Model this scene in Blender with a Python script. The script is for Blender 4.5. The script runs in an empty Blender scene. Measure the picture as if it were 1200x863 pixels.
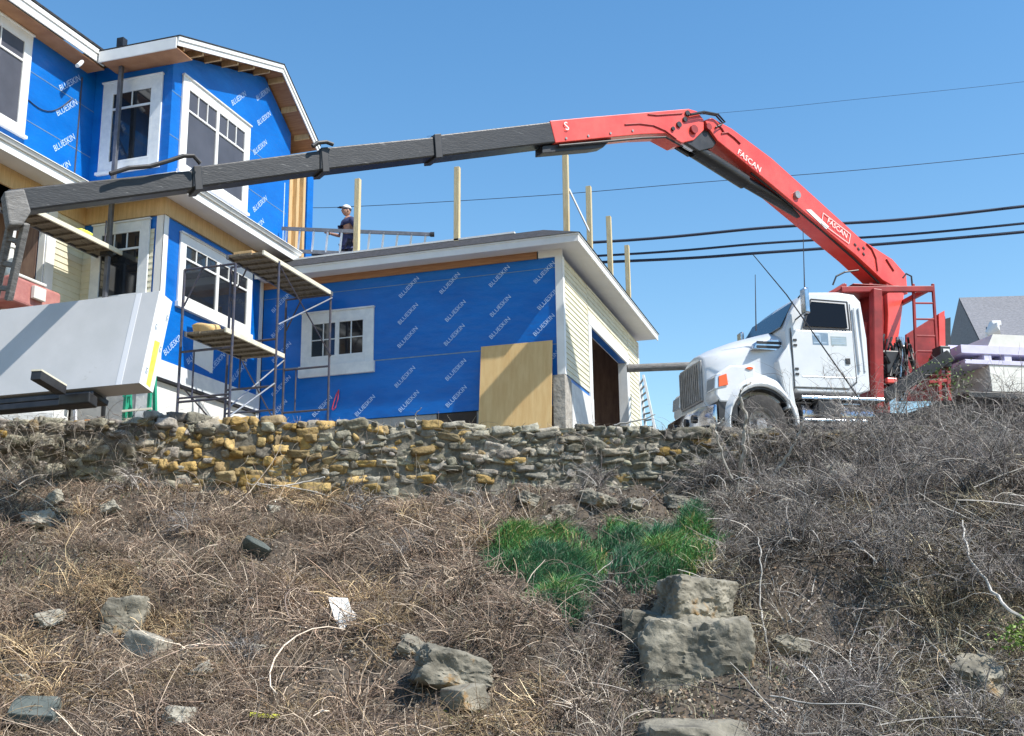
import bpy, bmesh, math, random
import numpy as np
from mathutils import Vector, Matrix
R = math.radians
rng = np.random.default_rng(7)
random.seed(7)
scene = bpy.context.scene
COL = scene.collection

# ------------------------------------------------------------------ camera
FOC, PIT, ROL, YAW = 1338.0, R(13.185), R(-.766), R(17.69)
_cy, _sy = math.cos(YAW), math.sin(YAW)
_fw = np.array([-_sy*math.cos(PIT), _cy*math.cos(PIT), math.sin(PIT)])
_r0 = np.array([_cy, _sy, 0.]); _u0 = np.cross(_r0, _fw)
_rt = _r0*math.cos(ROL)+_u0*math.sin(ROL); _up = -_r0*math.sin(ROL)+_u0*math.cos(ROL)
CAM = np.array([0., 0., 1.6])
RH = np.array([_cy, _sy, 0.]); FH = np.array([-_sy, _cy, 0.])   # hillside axes: along the stone wall, into the hill
def ray(x, y): return _fw+_rt*(x-600)/FOC-_up*(y-431.5)/FOC
def at(x, y, X=None, Y=None, Z=None, D=None):
    r = ray(x, y)
    if D is not None: t = D
    elif X is not None: t = (X-CAM[0])/r[0]
    elif Y is not None: t = (Y-CAM[1])/r[1]
    else: t = (Z-CAM[2])/r[2]
    return CAM+r*t
def W(u, v, z=0.): return RH*u+FH*v+np.array([0, 0, z])
cam = bpy.data.cameras.new('camera'); co = bpy.data.objects.new('camera', cam); COL.objects.link(co)
m = Matrix.Identity(4)
for i in range(3):
    m[i][0] = _rt[i]; m[i][1] = _up[i]; m[i][2] = -_fw[i]; m[i][3] = CAM[i]
co.matrix_world = m
cam.sensor_fit = 'HORIZONTAL'; cam.sensor_width = 36; cam.lens = FOC/1200*36
cam.clip_start = .05; cam.clip_end = 3000
scene.camera = co

# ------------------------------------------------------------------ light
SUN_EL, SUN_AZ = R(51), R(-12)        # azimuth measured from +X (east) towards +Y
sd = Vector((math.cos(SUN_EL)*math.cos(SUN_AZ), math.cos(SUN_EL)*math.sin(SUN_AZ), math.sin(SUN_EL)))
sun = bpy.data.lights.new('sun', 'SUN'); sun.energy = 5.0; sun.angle = R(.55); sun.color = (1, .955, .88)
so = bpy.data.objects.new('sun', sun); COL.objects.link(so)
so.rotation_euler = sd.to_track_quat('Z', 'Y').to_euler(); so.location = (10, -5, 30)
world = bpy.data.worlds.new('World'); scene.world = world; world.use_nodes = True
nt = world.node_tree; bg = nt.nodes['Background']
sky = nt.nodes.new('ShaderNodeTexSky'); sky.sky_type = 'NISHITA'; sky.sun_disc = False
sky.sun_elevation = SUN_EL; sky.sun_rotation = R(90)-SUN_AZ
sky.air_density = 1.3; sky.dust_density = .25; sky.ozone_density = 1.6; sky.altitude = 0
hs_ = nt.nodes.new('ShaderNodeHueSaturation'); hs_.inputs['Saturation'].default_value = 1.30; hs_.inputs['Hue'].default_value = .499
nt.links.new(sky.outputs[0], hs_.inputs['Color']); nt.links.new(hs_.outputs[0], bg.inputs[0]); bg.inputs[1].default_value = .142
vs = scene.view_settings
vs.view_transform = 'Standard'; vs.look = 'None'; vs.exposure = .46; vs.gamma = 1; vs.use_curve_mapping = False

# ------------------------------------------------------------------ materials
def lin(r, g, b):
    f = lambda c: ((c/255+.055)/1.055)**2.4 if c > 10 else c/255/12.92
    return (f(r), f(g), f(b), 1)
def c4(c): return (c[0], c[1], c[2], 1)
def mat(name, col, rough=.6, metal=0., col2=None, scale=4., amt=1., bump=0., bscale=None, spec=.5, attr=None,
        speck=None, stretch=None, detail=6., coat=0., crack=0):
    """procedural: base colour mixed to col2 by noise, optional dark specks, attribute tint and bump"""
    m = bpy.data.materials.new(name); m.use_nodes = True
    n = m.node_tree.nodes; l = m.node_tree.links; b = n['Principled BSDF']
    b.inputs['Roughness'].default_value = rough; b.inputs['Metallic'].default_value = metal
    b.inputs['Specular IOR Level'].default_value = spec
    if coat: b.inputs['Coat Weight'].default_value = coat; b.inputs['Coat Roughness'].default_value = .15
    tc = n.new('ShaderNodeTexCoord'); vec = tc.outputs['Object']
    if stretch:
        mp = n.new('ShaderNodeMapping'); mp.inputs['Scale'].default_value = stretch; l.new(vec, mp.inputs[0]); vec = mp.outputs[0]
    out = None
    if col2 is not None:
        nz = n.new('ShaderNodeTexNoise'); nz.inputs['Scale'].default_value = scale; nz.inputs['Detail'].default_value = detail
        nz.inputs['Roughness'].default_value = .62
        l.new(vec, nz.inputs['Vector'])
        rp = n.new('ShaderNodeValToRGB'); rp.color_ramp.elements[0].position = .35; rp.color_ramp.elements[1].position = .65
        rp.color_ramp.elements[0].color = c4(col); rp.color_ramp.elements[1].color = c4(col2)
        l.new(nz.outputs['Fac'], rp.inputs[0]); out = rp.outputs[0]
    else:
        rg = n.new('ShaderNodeRGB'); rg.outputs[0].default_value = c4(col); out = rg.outputs[0]
    if attr:
        at_ = n.new('ShaderNodeAttribute'); at_.attribute_name = attr
        mx = n.new('ShaderNodeMix'); mx.data_type = 'RGBA'; mx.blend_type = 'MULTIPLY'; mx.inputs[0].default_value = 1
        l.new(out, mx.inputs[6]); l.new(at_.outputs['Color'], mx.inputs[7]); out = mx.outputs[2]
    if speck:
        sc, th, sc_col = speck
        nz2 = n.new('ShaderNodeTexNoise'); nz2.inputs['Scale'].default_value = sc; nz2.inputs['Detail'].default_value = 5
        nz2.inputs['Roughness'].default_value = .7
        l.new(vec, nz2.inputs['Vector'])
        r2 = n.new('ShaderNodeValToRGB'); r2.color_ramp.elements[0].position = th; r2.color_ramp.elements[1].position = min(1, th+.06)
        l.new(nz2.outputs['Fac'], r2.inputs[0])
        mx = n.new('ShaderNodeMix'); mx.data_type = 'RGBA'
        l.new(r2.outputs[0], mx.inputs[0]); l.new(out, mx.inputs[6]); mx.inputs[7].default_value = c4(sc_col); out = mx.outputs[2]
    l.new(out, b.inputs['Base Color'])
    if crack:
        vo = n.new('ShaderNodeTexVoronoi'); vo.feature = 'DISTANCE_TO_EDGE'; vo.inputs['Scale'].default_value = crack; nzw = n.new('ShaderNodeTexNoise'); nzw.inputs['Scale'].default_value = crack*1.3; nzw.inputs['Detail'].default_value = 6
        l.new(vec, nzw.inputs['Vector']); mxv = n.new('ShaderNodeMix'); mxv.data_type = 'RGBA'; mxv.blend_type = 'LINEAR_LIGHT'; mxv.inputs[0].default_value = .35; l.new(vec, mxv.inputs[6]); l.new(nzw.outputs['Color'], mxv.inputs[7]); l.new(mxv.outputs[2], vo.inputs['Vector'])
        rc = n.new('ShaderNodeValToRGB'); rc.color_ramp.elements[0].position = 0; rc.color_ramp.elements[1].position = .035; l.new(vo.outputs['Distance'], rc.inputs[0])
        bc = n.new('ShaderNodeBump'); bc.inputs['Strength'].default_value = .16; bc.inputs['Distance'].default_value = .02; l.new(rc.outputs[0], bc.inputs['Height'])
    if bump:
        nz3 = n.new('ShaderNodeTexNoise'); nz3.inputs['Scale'].default_value = bscale or scale*3; nz3.inputs['Detail'].default_value = 8
        l.new(vec, nz3.inputs['Vector'])
        bp = n.new('ShaderNodeBump'); bp.inputs['Strength'].default_value = bump; bp.inputs['Distance'].default_value = .02
        l.new(nz3.outputs['Fac'], bp.inputs['Height'])
        if crack: l.new(bc.outputs[0], bp.inputs['Normal'])
        l.new(bp.outputs[0], b.inputs['Normal'])
    return m
M = {}
M['wrap'] = mat('house_wrap', (.002, .115, .45), .33, col2=(.003, .15, .54), scale=1.1, bump=.8, bscale=3.2, stretch=(1, 1, 2.2), spec=.4)
M['print'] = mat('wrap_print', (.34, .50, .80), .5, col2=(.56, .70, .90), scale=30)
M['white'] = mat('white_trim', (.72, .72, .70), .45, col2=(.80, .80, .78), scale=3, bump=.05)
M['soffit'] = mat('white_soffit', (.66, .64, .61), .6, col2=(.72, .70, .67), scale=2)
M['grey_trim'] = mat('blue_grey_trim', (.62, .66, .69), .6, col2=(.74, .77, .78), scale=7, bump=.05)  # white trim with south-side shade in its colour; also plain grey parts
M['cedar'] = mat('bare_wood_fascia', (.30, .14, .065), .7, col2=(.42, .22, .11), scale=6, stretch=(.4, .4, 8), bump=.2)
M['pine'] = mat('bare_pine', (.50, .33, .15), .7, col2=(.62, .43, .22), scale=5, stretch=(6, 6, .7), bump=.15, speck=(9, .68, (.25, .13, .05)))
M['lumber'] = mat('yellow_lumber', (.50, .39, .20), .7, col2=(.62, .53, .33), scale=6, stretch=(8, 8, .8), bump=.15, speck=(7, .68, (.30, .18, .07)))
M['ply'] = mat('plywood', (.58, .37, .15), .65, col2=(.66, .46, .21), scale=2.2, stretch=(5, 1, .8), bump=.12, speck=(6.5, .70, (.20, .11, .05)))
M['plank'] = mat('scaffold_plank', (.11, .09, .06), .8, col2=(.22, .18, .125), scale=6, stretch=(6, 1, 1), bump=.3)
M['plankedge'] = mat('plank_edge', (.62, .57, .44), .7, col2=(.72, .68, .55), scale=6)
M['shingle'] = mat('asphalt_shingle', (.018, .019, .022), .95, col2=(.05, .05, .056), scale=14, bump=.5, bscale=60)
M['shingle2'] = mat('grey_shingle', (.13, .135, .15), .9, col2=(.21, .21, .23), scale=9, bump=.4, bscale=30, stretch=(1, 1, 2))
M['siding'] = mat('cream_clapboard', (.62, .58, .42), .6, col2=(.72, .68, .53), scale=3, bump=.06)
M['cabglass'] = mat('cab_glass', (.006, .006, .008), .12, spec=.25)
M['glass'] = mat('dark_glass', (.012, .014, .018), .06, col2=(.02, .024, .03), scale=1.5, spec=.8)
M['screen'] = mat('insect_screen', (.055, .058, .075), .55, col2=(.075, .078, .10), scale=2)
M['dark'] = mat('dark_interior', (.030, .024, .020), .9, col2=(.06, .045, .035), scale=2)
M['stud'] = mat('interior_boards', (.20, .125, .10), .9, col2=(.30, .20, .15), scale=3, stretch=(5, 5, 1))
M['concrete'] = mat('concrete', (.30, .30, .29), .9, col2=(.40, .39, .37), scale=4, bump=.3)
M['stucco'] = mat('white_foundation', (.60, .60, .58), .85, col2=(.72, .72, .69), scale=5, bump=.4, speck=(7, .66, (.33, .32, .30)))
M['stonepier'] = mat('grey_stone_pier', (.26, .24, .21), .9, col2=(.42, .39, .34), scale=9, bump=.8, bscale=14)
M['steel'] = mat('blue_grey_steel', (.055, .065, .11), .5, metal=.4, col2=(.12, .10, .10), scale=12, bump=.1)
M['alu'] = mat('aluminium', (.62, .64, .66), .35, metal=.7, col2=(.50, .52, .55), scale=8)
M['alud'] = mat('dull_metal_rail', (.11, .12, .14), .5, metal=.5, col2=(.18, .18, .2), scale=8)
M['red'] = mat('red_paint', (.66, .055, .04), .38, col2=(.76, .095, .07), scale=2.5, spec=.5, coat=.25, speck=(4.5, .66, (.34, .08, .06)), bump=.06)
M['reddk'] = mat('dark_red', (.20, .010, .010), .5, col2=(.34, .022, .02), scale=4, speck=(7, .66, (.10, .03, .02)))  # deeper red than the boom, with dark specks
M['black'] = mat('black_boom_paint', (.006, .0065, .008), .42, col2=(.017, .018, .021), scale=5, stretch=(.8, .8, 5), speck=(4.5, .63, (.10, .10, .10)), bump=.12)
M['blackm'] = mat('black_metal', (.012, .012, .014), .45, col2=(.03, .03, .033), scale=6)
M['rubber'] = mat('tyre_rubber', (.018, .017, .017), .85, col2=(.045, .042, .040), scale=10, bump=.3)
M['cab'] = mat('white_vehicle_paint', (.58, .60, .62), .3, col2=(.66, .67, .68), scale=1.6, coat=.4, speck=(5.2, .64, (.42, .40, .36)))
M['chrome'] = mat('chrome', (.62, .64, .68), .16, metal=1., col2=(.42, .44, .48), scale=6, bump=.1)
M['rim'] = mat('grey_wheel_rim', (.35, .35, .36), .45, metal=.4, col2=(.22, .21, .20), scale=9)
M['amber'] = mat('amber_lens', (.75, .12, .02), .2, spec=.6)
M['lens'] = mat('clear_lens', (.55, .60, .65), .12, metal=.4)
M['gyp'] = mat('drywall_face_paper', (.50, .505, .51), .8, col2=(.57, .57, .58), scale=1.4, bump=.1, speck=(2.2, .66, (.44, .43, .41)))
M['gypend'] = mat('drywall_end', (.80, .80, .78), .8, col2=(.70, .70, .68), scale=8, stretch=(1, 1, 1))
M['tape'] = mat('yellow_tape', (.75, .78, .05), .5, col2=(.82, .80, .15), scale=9)
M['strap'] = mat('white_strap', (.74, .74, .76), .5)
M['lav'] = mat('lavender_board_edge', (.54, .52, .70), .7, col2=(.62, .60, .76), scale=6)
M['cream'] = mat('cream_boards', (.62, .61, .56), .8, col2=(.70, .69, .65), scale=4)
M['green'] = mat('green_painted_metal', (.02, .30, .17), .5, col2=(.04, .38, .24), scale=6)
M['brickred'] = mat('faded_red_wrap', (.36, .13, .12), .7, col2=(.47, .21, .18), scale=4, bump=.3)
M['orange'] = mat('orange_plastic', (.75, .26, .03), .6)
M['cord'] = mat('red_cord', (.55, .05, .08), .6)
M['wire'] = mat('cable_sheath', (.014, .024, .05), .6)
M['weather'] = mat('weathered_timber', (.14, .135, .13), .9, col2=(.27, .26, .25), scale=8, stretch=(1, 1, 6), bump=.5)
M['skin'] = mat('skin', (.40, .22, .15), .6)
M['navy'] = mat('navy_cloth', (.022, .030, .085), .85, col2=(.04, .05, .12), scale=20)
M['jean'] = mat('dark_trousers', (.015, .018, .035), .85, col2=(.03, .035, .06), scale=20)
M['cap'] = mat('pale_cap', (.62, .60, .55), .8)
M['decal'] = mat('blue_grey_decal', (.12, .20, .30), .5, col2=(.20, .28, .36), scale=12)
M['decal2'] = mat('grey_decal', (.26, .33, .36), .5, col2=(.34, .40, .42), scale=12)
M['lettering'] = mat('pale_lettering', (.80, .72, .68), .5)
M['ltblack'] = mat('black_lettering', (.05, .05, .05), .6)
M['rock'] = mat('grey_boulder', (.085, .078, .06), .92, col2=(.33, .30, .235), scale=2.6, bump=1., bscale=16, speck=(1.7, .58, (.27, .17, .075)), detail=12., crack=2.6)
M['slate'] = mat('dark_green_slate', (.065, .078, .070), .7, col2=(.12, .135, .12), scale=4, bump=.6, bscale=12)
M['pale_rock'] = mat('pale_rock', (.22, .20, .16), .92, col2=(.42, .39, .32), scale=6, bump=.6, bscale=16)
M['wallstone'] = mat('wall_stone', (.52, .50, .46), .95, col2=(1, .98, .92), scale=9, bump=.9, bscale=22, attr='tint')
M['mortar'] = mat('wall_core', (.10, .09, .07), .95, col2=(.24, .22, .175), scale=9, bump=1., bscale=14)
M['twig'] = mat('dead_twig', (.75, .73, .70), .85, col2=(1, 1, 1), scale=7, attr='tint')
M['leaf'] = mat('leaf_litter', (.8, .8, .8), .85, col2=(1, 1, 1), scale=9, attr='tint')
M['blade'] = mat('grass_blade', (.85, .9, .85), .6, col2=(1, 1, 1), scale=3, attr='tint')
M['soil'] = mat('soil', (.045, .034, .025), .95, col2=(.105, .082, .060), scale=3.2, bump=1., bscale=18, speck=(9, .60, (.20, .165, .13)))
M['gravel'] = mat('gravel_yard', (.20, .19, .17), .95, col2=(.30, .28, .25), scale=3, bump=.6, bscale=30)
M['bark'] = mat('pale_bark', (.36, .33, .29), .85, col2=(.56, .53, .48), scale=9, bump=.5)
M['wrapped'] = mat('white_board', (.66, .64, .60), .75, col2=(.78, .77, .74), scale=7, bump=.3)

# ------------------------------------------------------------------ object helpers
def tag(o, label=None, cat=None, group=None, kind=None):
    if label: o['label'] = label
    if cat: o['category'] = cat
    if group: o['group'] = group
    if kind: o['kind'] = kind
    return o
def thing(name, loc, label, cat, group=None):
    o = bpy.data.objects.new(name, None); COL.objects.link(o); o.location = Vector([float(a) for a in loc])
    o.empty_display_size = .3
    return tag(o, label, cat, group)
def worldloc(p):
    v = Vector((0, 0, 0))
    while p is not None: v += p.location; p = p.parent
    return v
V3 = lambda a: Vector([float(q) for q in a])
class MB:
    """collects shapes given in world coordinates and links them as one mesh object"""
    def __init__(s): s.v = []; s.f = []
    def add(s, vs, fs):
        k = len(s.v); s.v += [V3(a) for a in vs]; s.f += [tuple(i+k for i in f) for f in fs]; return s
    def box3(s, o, a, b, c):
        o, a, b, c = V3(o), V3(a), V3(b), V3(c)
        if a.cross(b).dot(c) < 0: a, b = b, a
        vs = [o, o+a, o+a+b, o+b, o+c, o+a+c, o+a+b+c, o+b+c]
        return s.add(vs, [(0, 3, 2, 1), (4, 5, 6, 7), (0, 1, 5, 4), (1, 2, 6, 5), (2, 3, 7, 6), (3, 0, 4, 7)])
    def box(s, x0, x1, y0, y1, z0, z1):
        return s.box3((min(x0, x1), min(y0, y1), min(z0, z1)), (abs(x1-x0), 0, 0), (0, abs(y1-y0), 0), (0, 0, abs(z1-z0)))
    def prism(s, pts, ext):
        pts = [V3(p) for p in pts]; e = V3(ext); n = len(pts)
        nn = Vector((0, 0, 0))
        for i in range(n): nn += (pts[i]-pts[0]).cross(pts[(i+1) % n]-pts[0])
        if nn.dot(e) > 0: pts = pts[::-1]
        return s.add(pts+[p+e for p in pts], [tuple(range(n)), tuple(range(2*n-1, n-1, -1))]+
                     [(i, i+n, (i+1) % n+n, (i+1) % n) for i in range(n)])
    def loft(s, rings, cap=True):
        n = len(rings[0]); vs = [p for r in rings for p in r]; fs = []
        for k in range(len(rings)-1):
            for i in range(n):
                a = k*n+i; b = k*n+(i+1) % n; fs.append((a, b, b+n, a+n))
        if cap: fs.append(tuple(range(n))[::-1]); fs.append(tuple((len(rings)-1)*n+i for i in range(n)))
        return s.add(vs, fs)
    def tube(s, pts, r, n=8, cap=True):
        pts = [V3(p) for p in pts]; rs = r if isinstance(r, (list, tuple)) else [r]*len(pts); rings = []
        for i, p in enumerate(pts):
            t = (pts[min(i+1, len(pts)-1)]-pts[max(i-1, 0)])
            if t.length < 1e-6: t = Vector((0, 0, 1))
            t.normalize(); ref = Vector((0, 0, 1)) if abs(t.z) < .9 else Vector((1, 0, 0))
            a = t.cross(ref).normalized(); b = t.cross(a)
            rings.append([p+(a*math.cos(2*math.pi*k/n)+b*math.sin(2*math.pi*k/n))*rs[i] for k in range(n)])
        return s.loft(rings, cap)
    def bar(s, p, q, w, h=None, up=(0, 0, 1)):
        """rectangular bar centred on p-q: w across, h along up"""
        p, q, up = V3(p), V3(q), V3(up); h = h or w; t = (q-p)
        a = t.cross(up).normalized()*w; b = a.cross(t).normalized()*h
        return s.box3(p-a/2-b/2, a, b, t)
    def build(s, name, m, parent=None, bevel=0, smooth=False, seg=2, label=None, fix=True):
        me = bpy.data.meshes.new(name); off = worldloc(parent)
        me.from_pydata([tuple(v-off) for v in s.v], [], s.f); me.update()
        if fix:
            bm = bmesh.new(); bm.from_mesh(me); bmesh.ops.recalc_face_normals(bm, faces=bm.faces); bm.to_mesh(me); bm.free()
        me.materials.append(m if not isinstance(m, str) else M[m])
        o = bpy.data.objects.new(name, me); COL.objects.link(o)
        if parent is not None: o.parent = parent
        if bevel:
            b = o.modifiers.new('bevel', 'BEVEL'); b.width = bevel; b.segments = seg; b.limit_method = 'ANGLE'; b.angle_limit = R(35)
            b.harden_normals = False
        if smooth:
            for p in me.polygons: p.use_smooth = True
            try:
                me.set_sharp_from_angle(angle=R(40))
            except Exception: pass
        if label: o['label'] = label
        return o
def solo(mb, name, m, label, cat, group=None, kind=None, **k):
    return tag(mb.build(name, m, None, **k), label, cat, group, kind)
def np_mesh(name, verts, quads, m, tint=None, parent=None, smooth=False):
    """fast mesh from arrays; tint = per-vertex colour"""
    me = bpy.data.meshes.new(name); nv = len(verts); nf = len(quads); k = quads.shape[1]
    off = np.array(worldloc(parent))
    me.vertices.add(nv); me.vertices.foreach_set('co', (verts-off).astype(np.float32).ravel())
    me.loops.add(nf*k); me.loops.foreach_set('vertex_index', quads.astype(np.int32).ravel())
    me.polygons.add(nf); me.polygons.foreach_set('loop_start', np.arange(0, nf*k, k, dtype=np.int32))
    me.update(calc_edges=True)
    if tint is not None:
        a = me.color_attributes.new('tint', 'FLOAT_COLOR', 'POINT')
        c = np.ones((nv, 4), np.float32); c[:, :3] = tint; a.data.foreach_set('color', c.ravel())
    if smooth: me.polygons.foreach_set('use_smooth', np.ones(nf, bool))
    me.materials.append(m)
    o = bpy.data.objects.new(name, me); COL.objects.link(o)
    if parent is not None: o.parent = parent
    return o
_txt = {}
def text_geo(s, bold=False):
    if s in _txt: return _txt[s]
    cu = bpy.data.curves.new('t', 'FONT'); cu.body = s; cu.size = 1; cu.resolution_u = 2; cu.align_x = 'CENTER'; cu.align_y = 'CENTER'
    cu.offset = .004
    o = bpy.data.objects.new('t', cu); COL.objects.link(o); dg = bpy.context.evaluated_depsgraph_get(); dg.update()
    me = o.evaluated_get(dg).to_mesh(); v = np.array([tuple(q.co) for q in me.vertices]); f = [tuple(p.vertices) for p in me.polygons]
    o.evaluated_get(dg).to_mesh_clear(); bpy.data.objects.remove(o); bpy.data.curves.remove(cu)
    _txt[s] = (v, f); return _txt[s]
def put_text(mb, s, c, ex, ey, size):
    """flat lettering centred at c, reading along ex, up along ey"""
    v, f = text_geo(s); ex, ey, c = np.array(ex, float), np.array(ey, float), np.array(c, float)
    mb.add([c+ex*p[0]*size+ey*p[1]*size for p in v], f)
# ------------------------------------------------------------------ terrain
def vnoise(x, y, seed=0):
    """value noise, vectorised"""
    g = np.random.default_rng(seed).random((64, 64))
    xi = np.floor(x).astype(int); yi = np.floor(y).astype(int); fx = x-xi; fy = y-yi
    fx = fx*fx*(3-2*fx); fy = fy*fy*(3-2*fy)
    a = g[xi % 64, yi % 64]; b = g[(xi+1) % 64, yi % 64]; c = g[xi % 64, (yi+1) % 64]; d = g[(xi+1) % 64, (yi+1) % 64]
    return (a*(1-fx)+b*fx)*(1-fy)+(c*(1-fx)+d*fx)*fy
def vnoise3(p, seed=0):
    g = np.random.default_rng(seed).random((32, 32, 32)); i = np.floor(p).astype(int); f = p-i; f = f*f*(3-2*f); i %= 32; j = (i+1) % 32
    r_ = 0
    for a in (0, 1):
        for b in (0, 1):
            for c in (0, 1):
                w = (f[:, 0] if a else 1-f[:, 0])*(f[:, 1] if b else 1-f[:, 1])*(f[:, 2] if c else 1-f[:, 2])
                r_ = r_+w*g[(j if a else i)[:, 0], (j if b else i)[:, 1], (j if c else i)[:, 2]]
    return r_
def sst(a, b, x): t = np.clip((x-a)/(b-a), 0, 1); return t*t*(3-2*t)
PV = [-60, 0, 5, 7, 8.5, 9.5, 11, 13, 14.2, 14.9, 15.7, 18, 30]
PZ = [-.2, 0, 0.02, .12, .42, .80, 1.45, 2.42, 3.02, 3.36, 3.42, 3.5, 3.5]
def terr(u, v):
    u = np.asarray(u, float); v = np.asarray(v, float)
    z = np.interp(v, PV, PZ)
    k = sst(8, 10, v)
    z = z+k*.26*sst(-1, -7, u)*sst(9, 14, v)                                   # a little higher on the left
    edge = .70+(v-11.1)*.74
    mound = sst(-.05, .34, u-edge)*(.72+.18*sst(10.5, 12.5, v))*sst(10.3, 11.1, v)
    mound *= 1-.55*sst(12.2, 14.0, v)
    z = z+mound+.30*sst(3.4, 6.5, u)*sst(9, 12, v)*sst(16, 13, v)
    z = z-.36*np.exp(-((u-edge+.22)/.24)**2)*sst(9, 10.5, v)*sst(12.8, 12.0, v)       # ditch at the foot of the mound
    z = z+k*(.34*(vnoise(u*.55+9, v*.6+4, 1)-.5)+.20*(vnoise(u*1.5+3, v*1.6, 2)-.5)+.26*(vnoise(u*3.0+3, v*3.0, 3)-.5)+.06*(vnoise(u*8+3, v*8, 4)-.5))
    z = z+.22*sst(14.3, 14.6, v)*sst(15.1, 14.9, v)*sst(-.3, .5, u)*sst(3.4, 2.6, u)  # low rubble ledge under the wall
    return z
def hit(x, y):
    """where the sight line through a point of the picture meets the hillside -> (u, v, z)"""
    r = ray(x, y); r = r/np.linalg.norm(r); t = np.arange(4, 22, .02)
    p = CAM+r[None]*t[:, None]; u = p@RH; v = p@FH; d = p[:, 2]-terr(u, v)
    i = np.argmax(d < 0)
    return u[i], v[i], terr(u[i:i+1], v[i:i+1])[0]
us = np.concatenate([np.linspace(-60, -10, 26)[:-1], np.linspace(-10, 10, 320), np.linspace(10, 60, 26)[1:]])
vs_ = np.concatenate([np.linspace(-50, 3, 20)[:-1], np.linspace(3, 15.75, 210)])
U, V = np.meshgrid(us, vs_, indexing='ij')
Z = terr(U, V); P = RH[None, None]*U[..., None]+FH[None, None]*V[..., None]; P[..., 2] = Z
def gridquads(a, b):
    i, j = np.meshgrid(np.arange(a-1), np.arange(b-1), indexing='ij'); k = (i*b+j).ravel()
    return np.stack([k, k+b, k+b+1, k+1], 1)
o = np_mesh('hillside', P.reshape(-1, 3), gridquads(len(us), len(vs_)), M['soil'], smooth=True); tag(o, kind='structure')
# plateau behind the wall, one sheet out to the horizon
us = np.concatenate([[-2500, -800, -200, -80, -40], np.linspace(-20, 20, 60), [40, 80, 200, 800, 2500]])
vs_ = np.concatenate([np.linspace(15.72, 26, 40), [32, 60, 150, 600, 2500]])
U, V = np.meshgrid(us, vs_, indexing='ij')
Z = 4.12+.55*sst(15.7, 19.5, V)+.03*(vnoise(U, V, 5)-.5)-.03*np.clip(V-60, 0, 400)
P = RH[None, None]*U[..., None]+FH[None, None]*V[..., None]; P[..., 2] = Z
tag(np_mesh('ground', P.reshape(-1, 3), gridquads(len(us), len(vs_)), M['gravel'], smooth=True), kind='structure')

# ------------------------------------------------------------------ rocks and the stone wall
_ico = {}
def ico(n):
    if n not in _ico:
        bm = bmesh.new(); bmesh.ops.create_icosphere(bm, subdivisions=n, radius=1)
        _ico[n] = (np.array([tuple(v.co) for v in bm.verts]), np.array([[v.index for v in f.verts] for f in bm.faces])); bm.free()
    return _ico[n]
def rock(seed, size, res=3, planes=9, rough=.05, boxy=.55, sharp=26.):
    g = np.random.default_rng(seed); d, f = ico(res)
    N = g.normal(size=(planes, 3)); N /= np.linalg.norm(N, axis=1)[:, None]; h = g.uniform(.72, 1.0, planes)
    B = np.array([[1, 0, 0], [-1, 0, 0], [0, 1, 0], [0, -1, 0], [0, 0, 1], [0, 0, -1.]])+g.normal(size=(6, 3))*.10
    B /= np.linalg.norm(B, axis=1)[:, None]; hb = np.full(6, boxy)+g.uniform(-.05, .1, 6)
    A = np.vstack([N, B]); H = np.concatenate([h, hb]); dot = d@A.T
    q = np.maximum(dot, 0)/H; rr = (q**sharp).sum(axis=1)**(-1/sharp); rr = np.minimum(rr, 1.15)
    p = d*rr[:, None]
    if rough:
        fr = 2.3; off = (seed % 97)*.37+20
        for k in range(4 if res > 3 else 2):
            n = vnoise3(p*fr+off, 11+k)
            if k == 1: n = np.floor(n*5)/5*.8+n*.2       # broken ledges
            p = p+d*((n-.5)*rough*2.2/(k+1)**1.15)[:, None]; fr *= 2.2
    return p*np.array(size)/2/boxy*.9, f
def rot(ax, ay, az):
    return np.array((Matrix.Rotation(az, 3, 'Z')@Matrix.Rotation(ay, 3, 'Y')@Matrix.Rotation(ax, 3, 'X')))
WTU = [-60, -12, -7.1, -4.75, -1.5, 0, 2.35, 4.5, 7, 12, 60]; WTZ = [4.5, 4.5, 4.53, 4.55, 4.44, 4.36, 4.33, 4.25, 4.2, 4.2, 4.2]
WV = 15.45
wall = thing('stone_wall', W(0, WV, 3.4), 'long dry stone retaining wall of rough grey stones with yellow lichen below the blue house', 'stone wall')
vv, ff, tt = [], [], []; k0 = 0
def lichen(u, z, g):
    base = np.array([.36, .345, .315])*g.uniform(.5, 1.4)*np.array([1, g.uniform(.94, 1.02), g.uniform(.86, 1.0)])
    a = math.exp(-((u+3.3)/1.35)**2)*.7+.15*math.exp(-((u+.8)/1.2)**2)+.04
    if g.random() < a: base = base*.45+np.array([.52, .31, .03])*g.uniform(.3, 1.2)*.7
    elif g.random() < .35: base = base*.8+np.array([.09, .09, .045])*.5
    if u > 2: base = base*.75  # right end tinted darker to stand for the shadow on it
    return base
g = np.random.default_rng(21)
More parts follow.
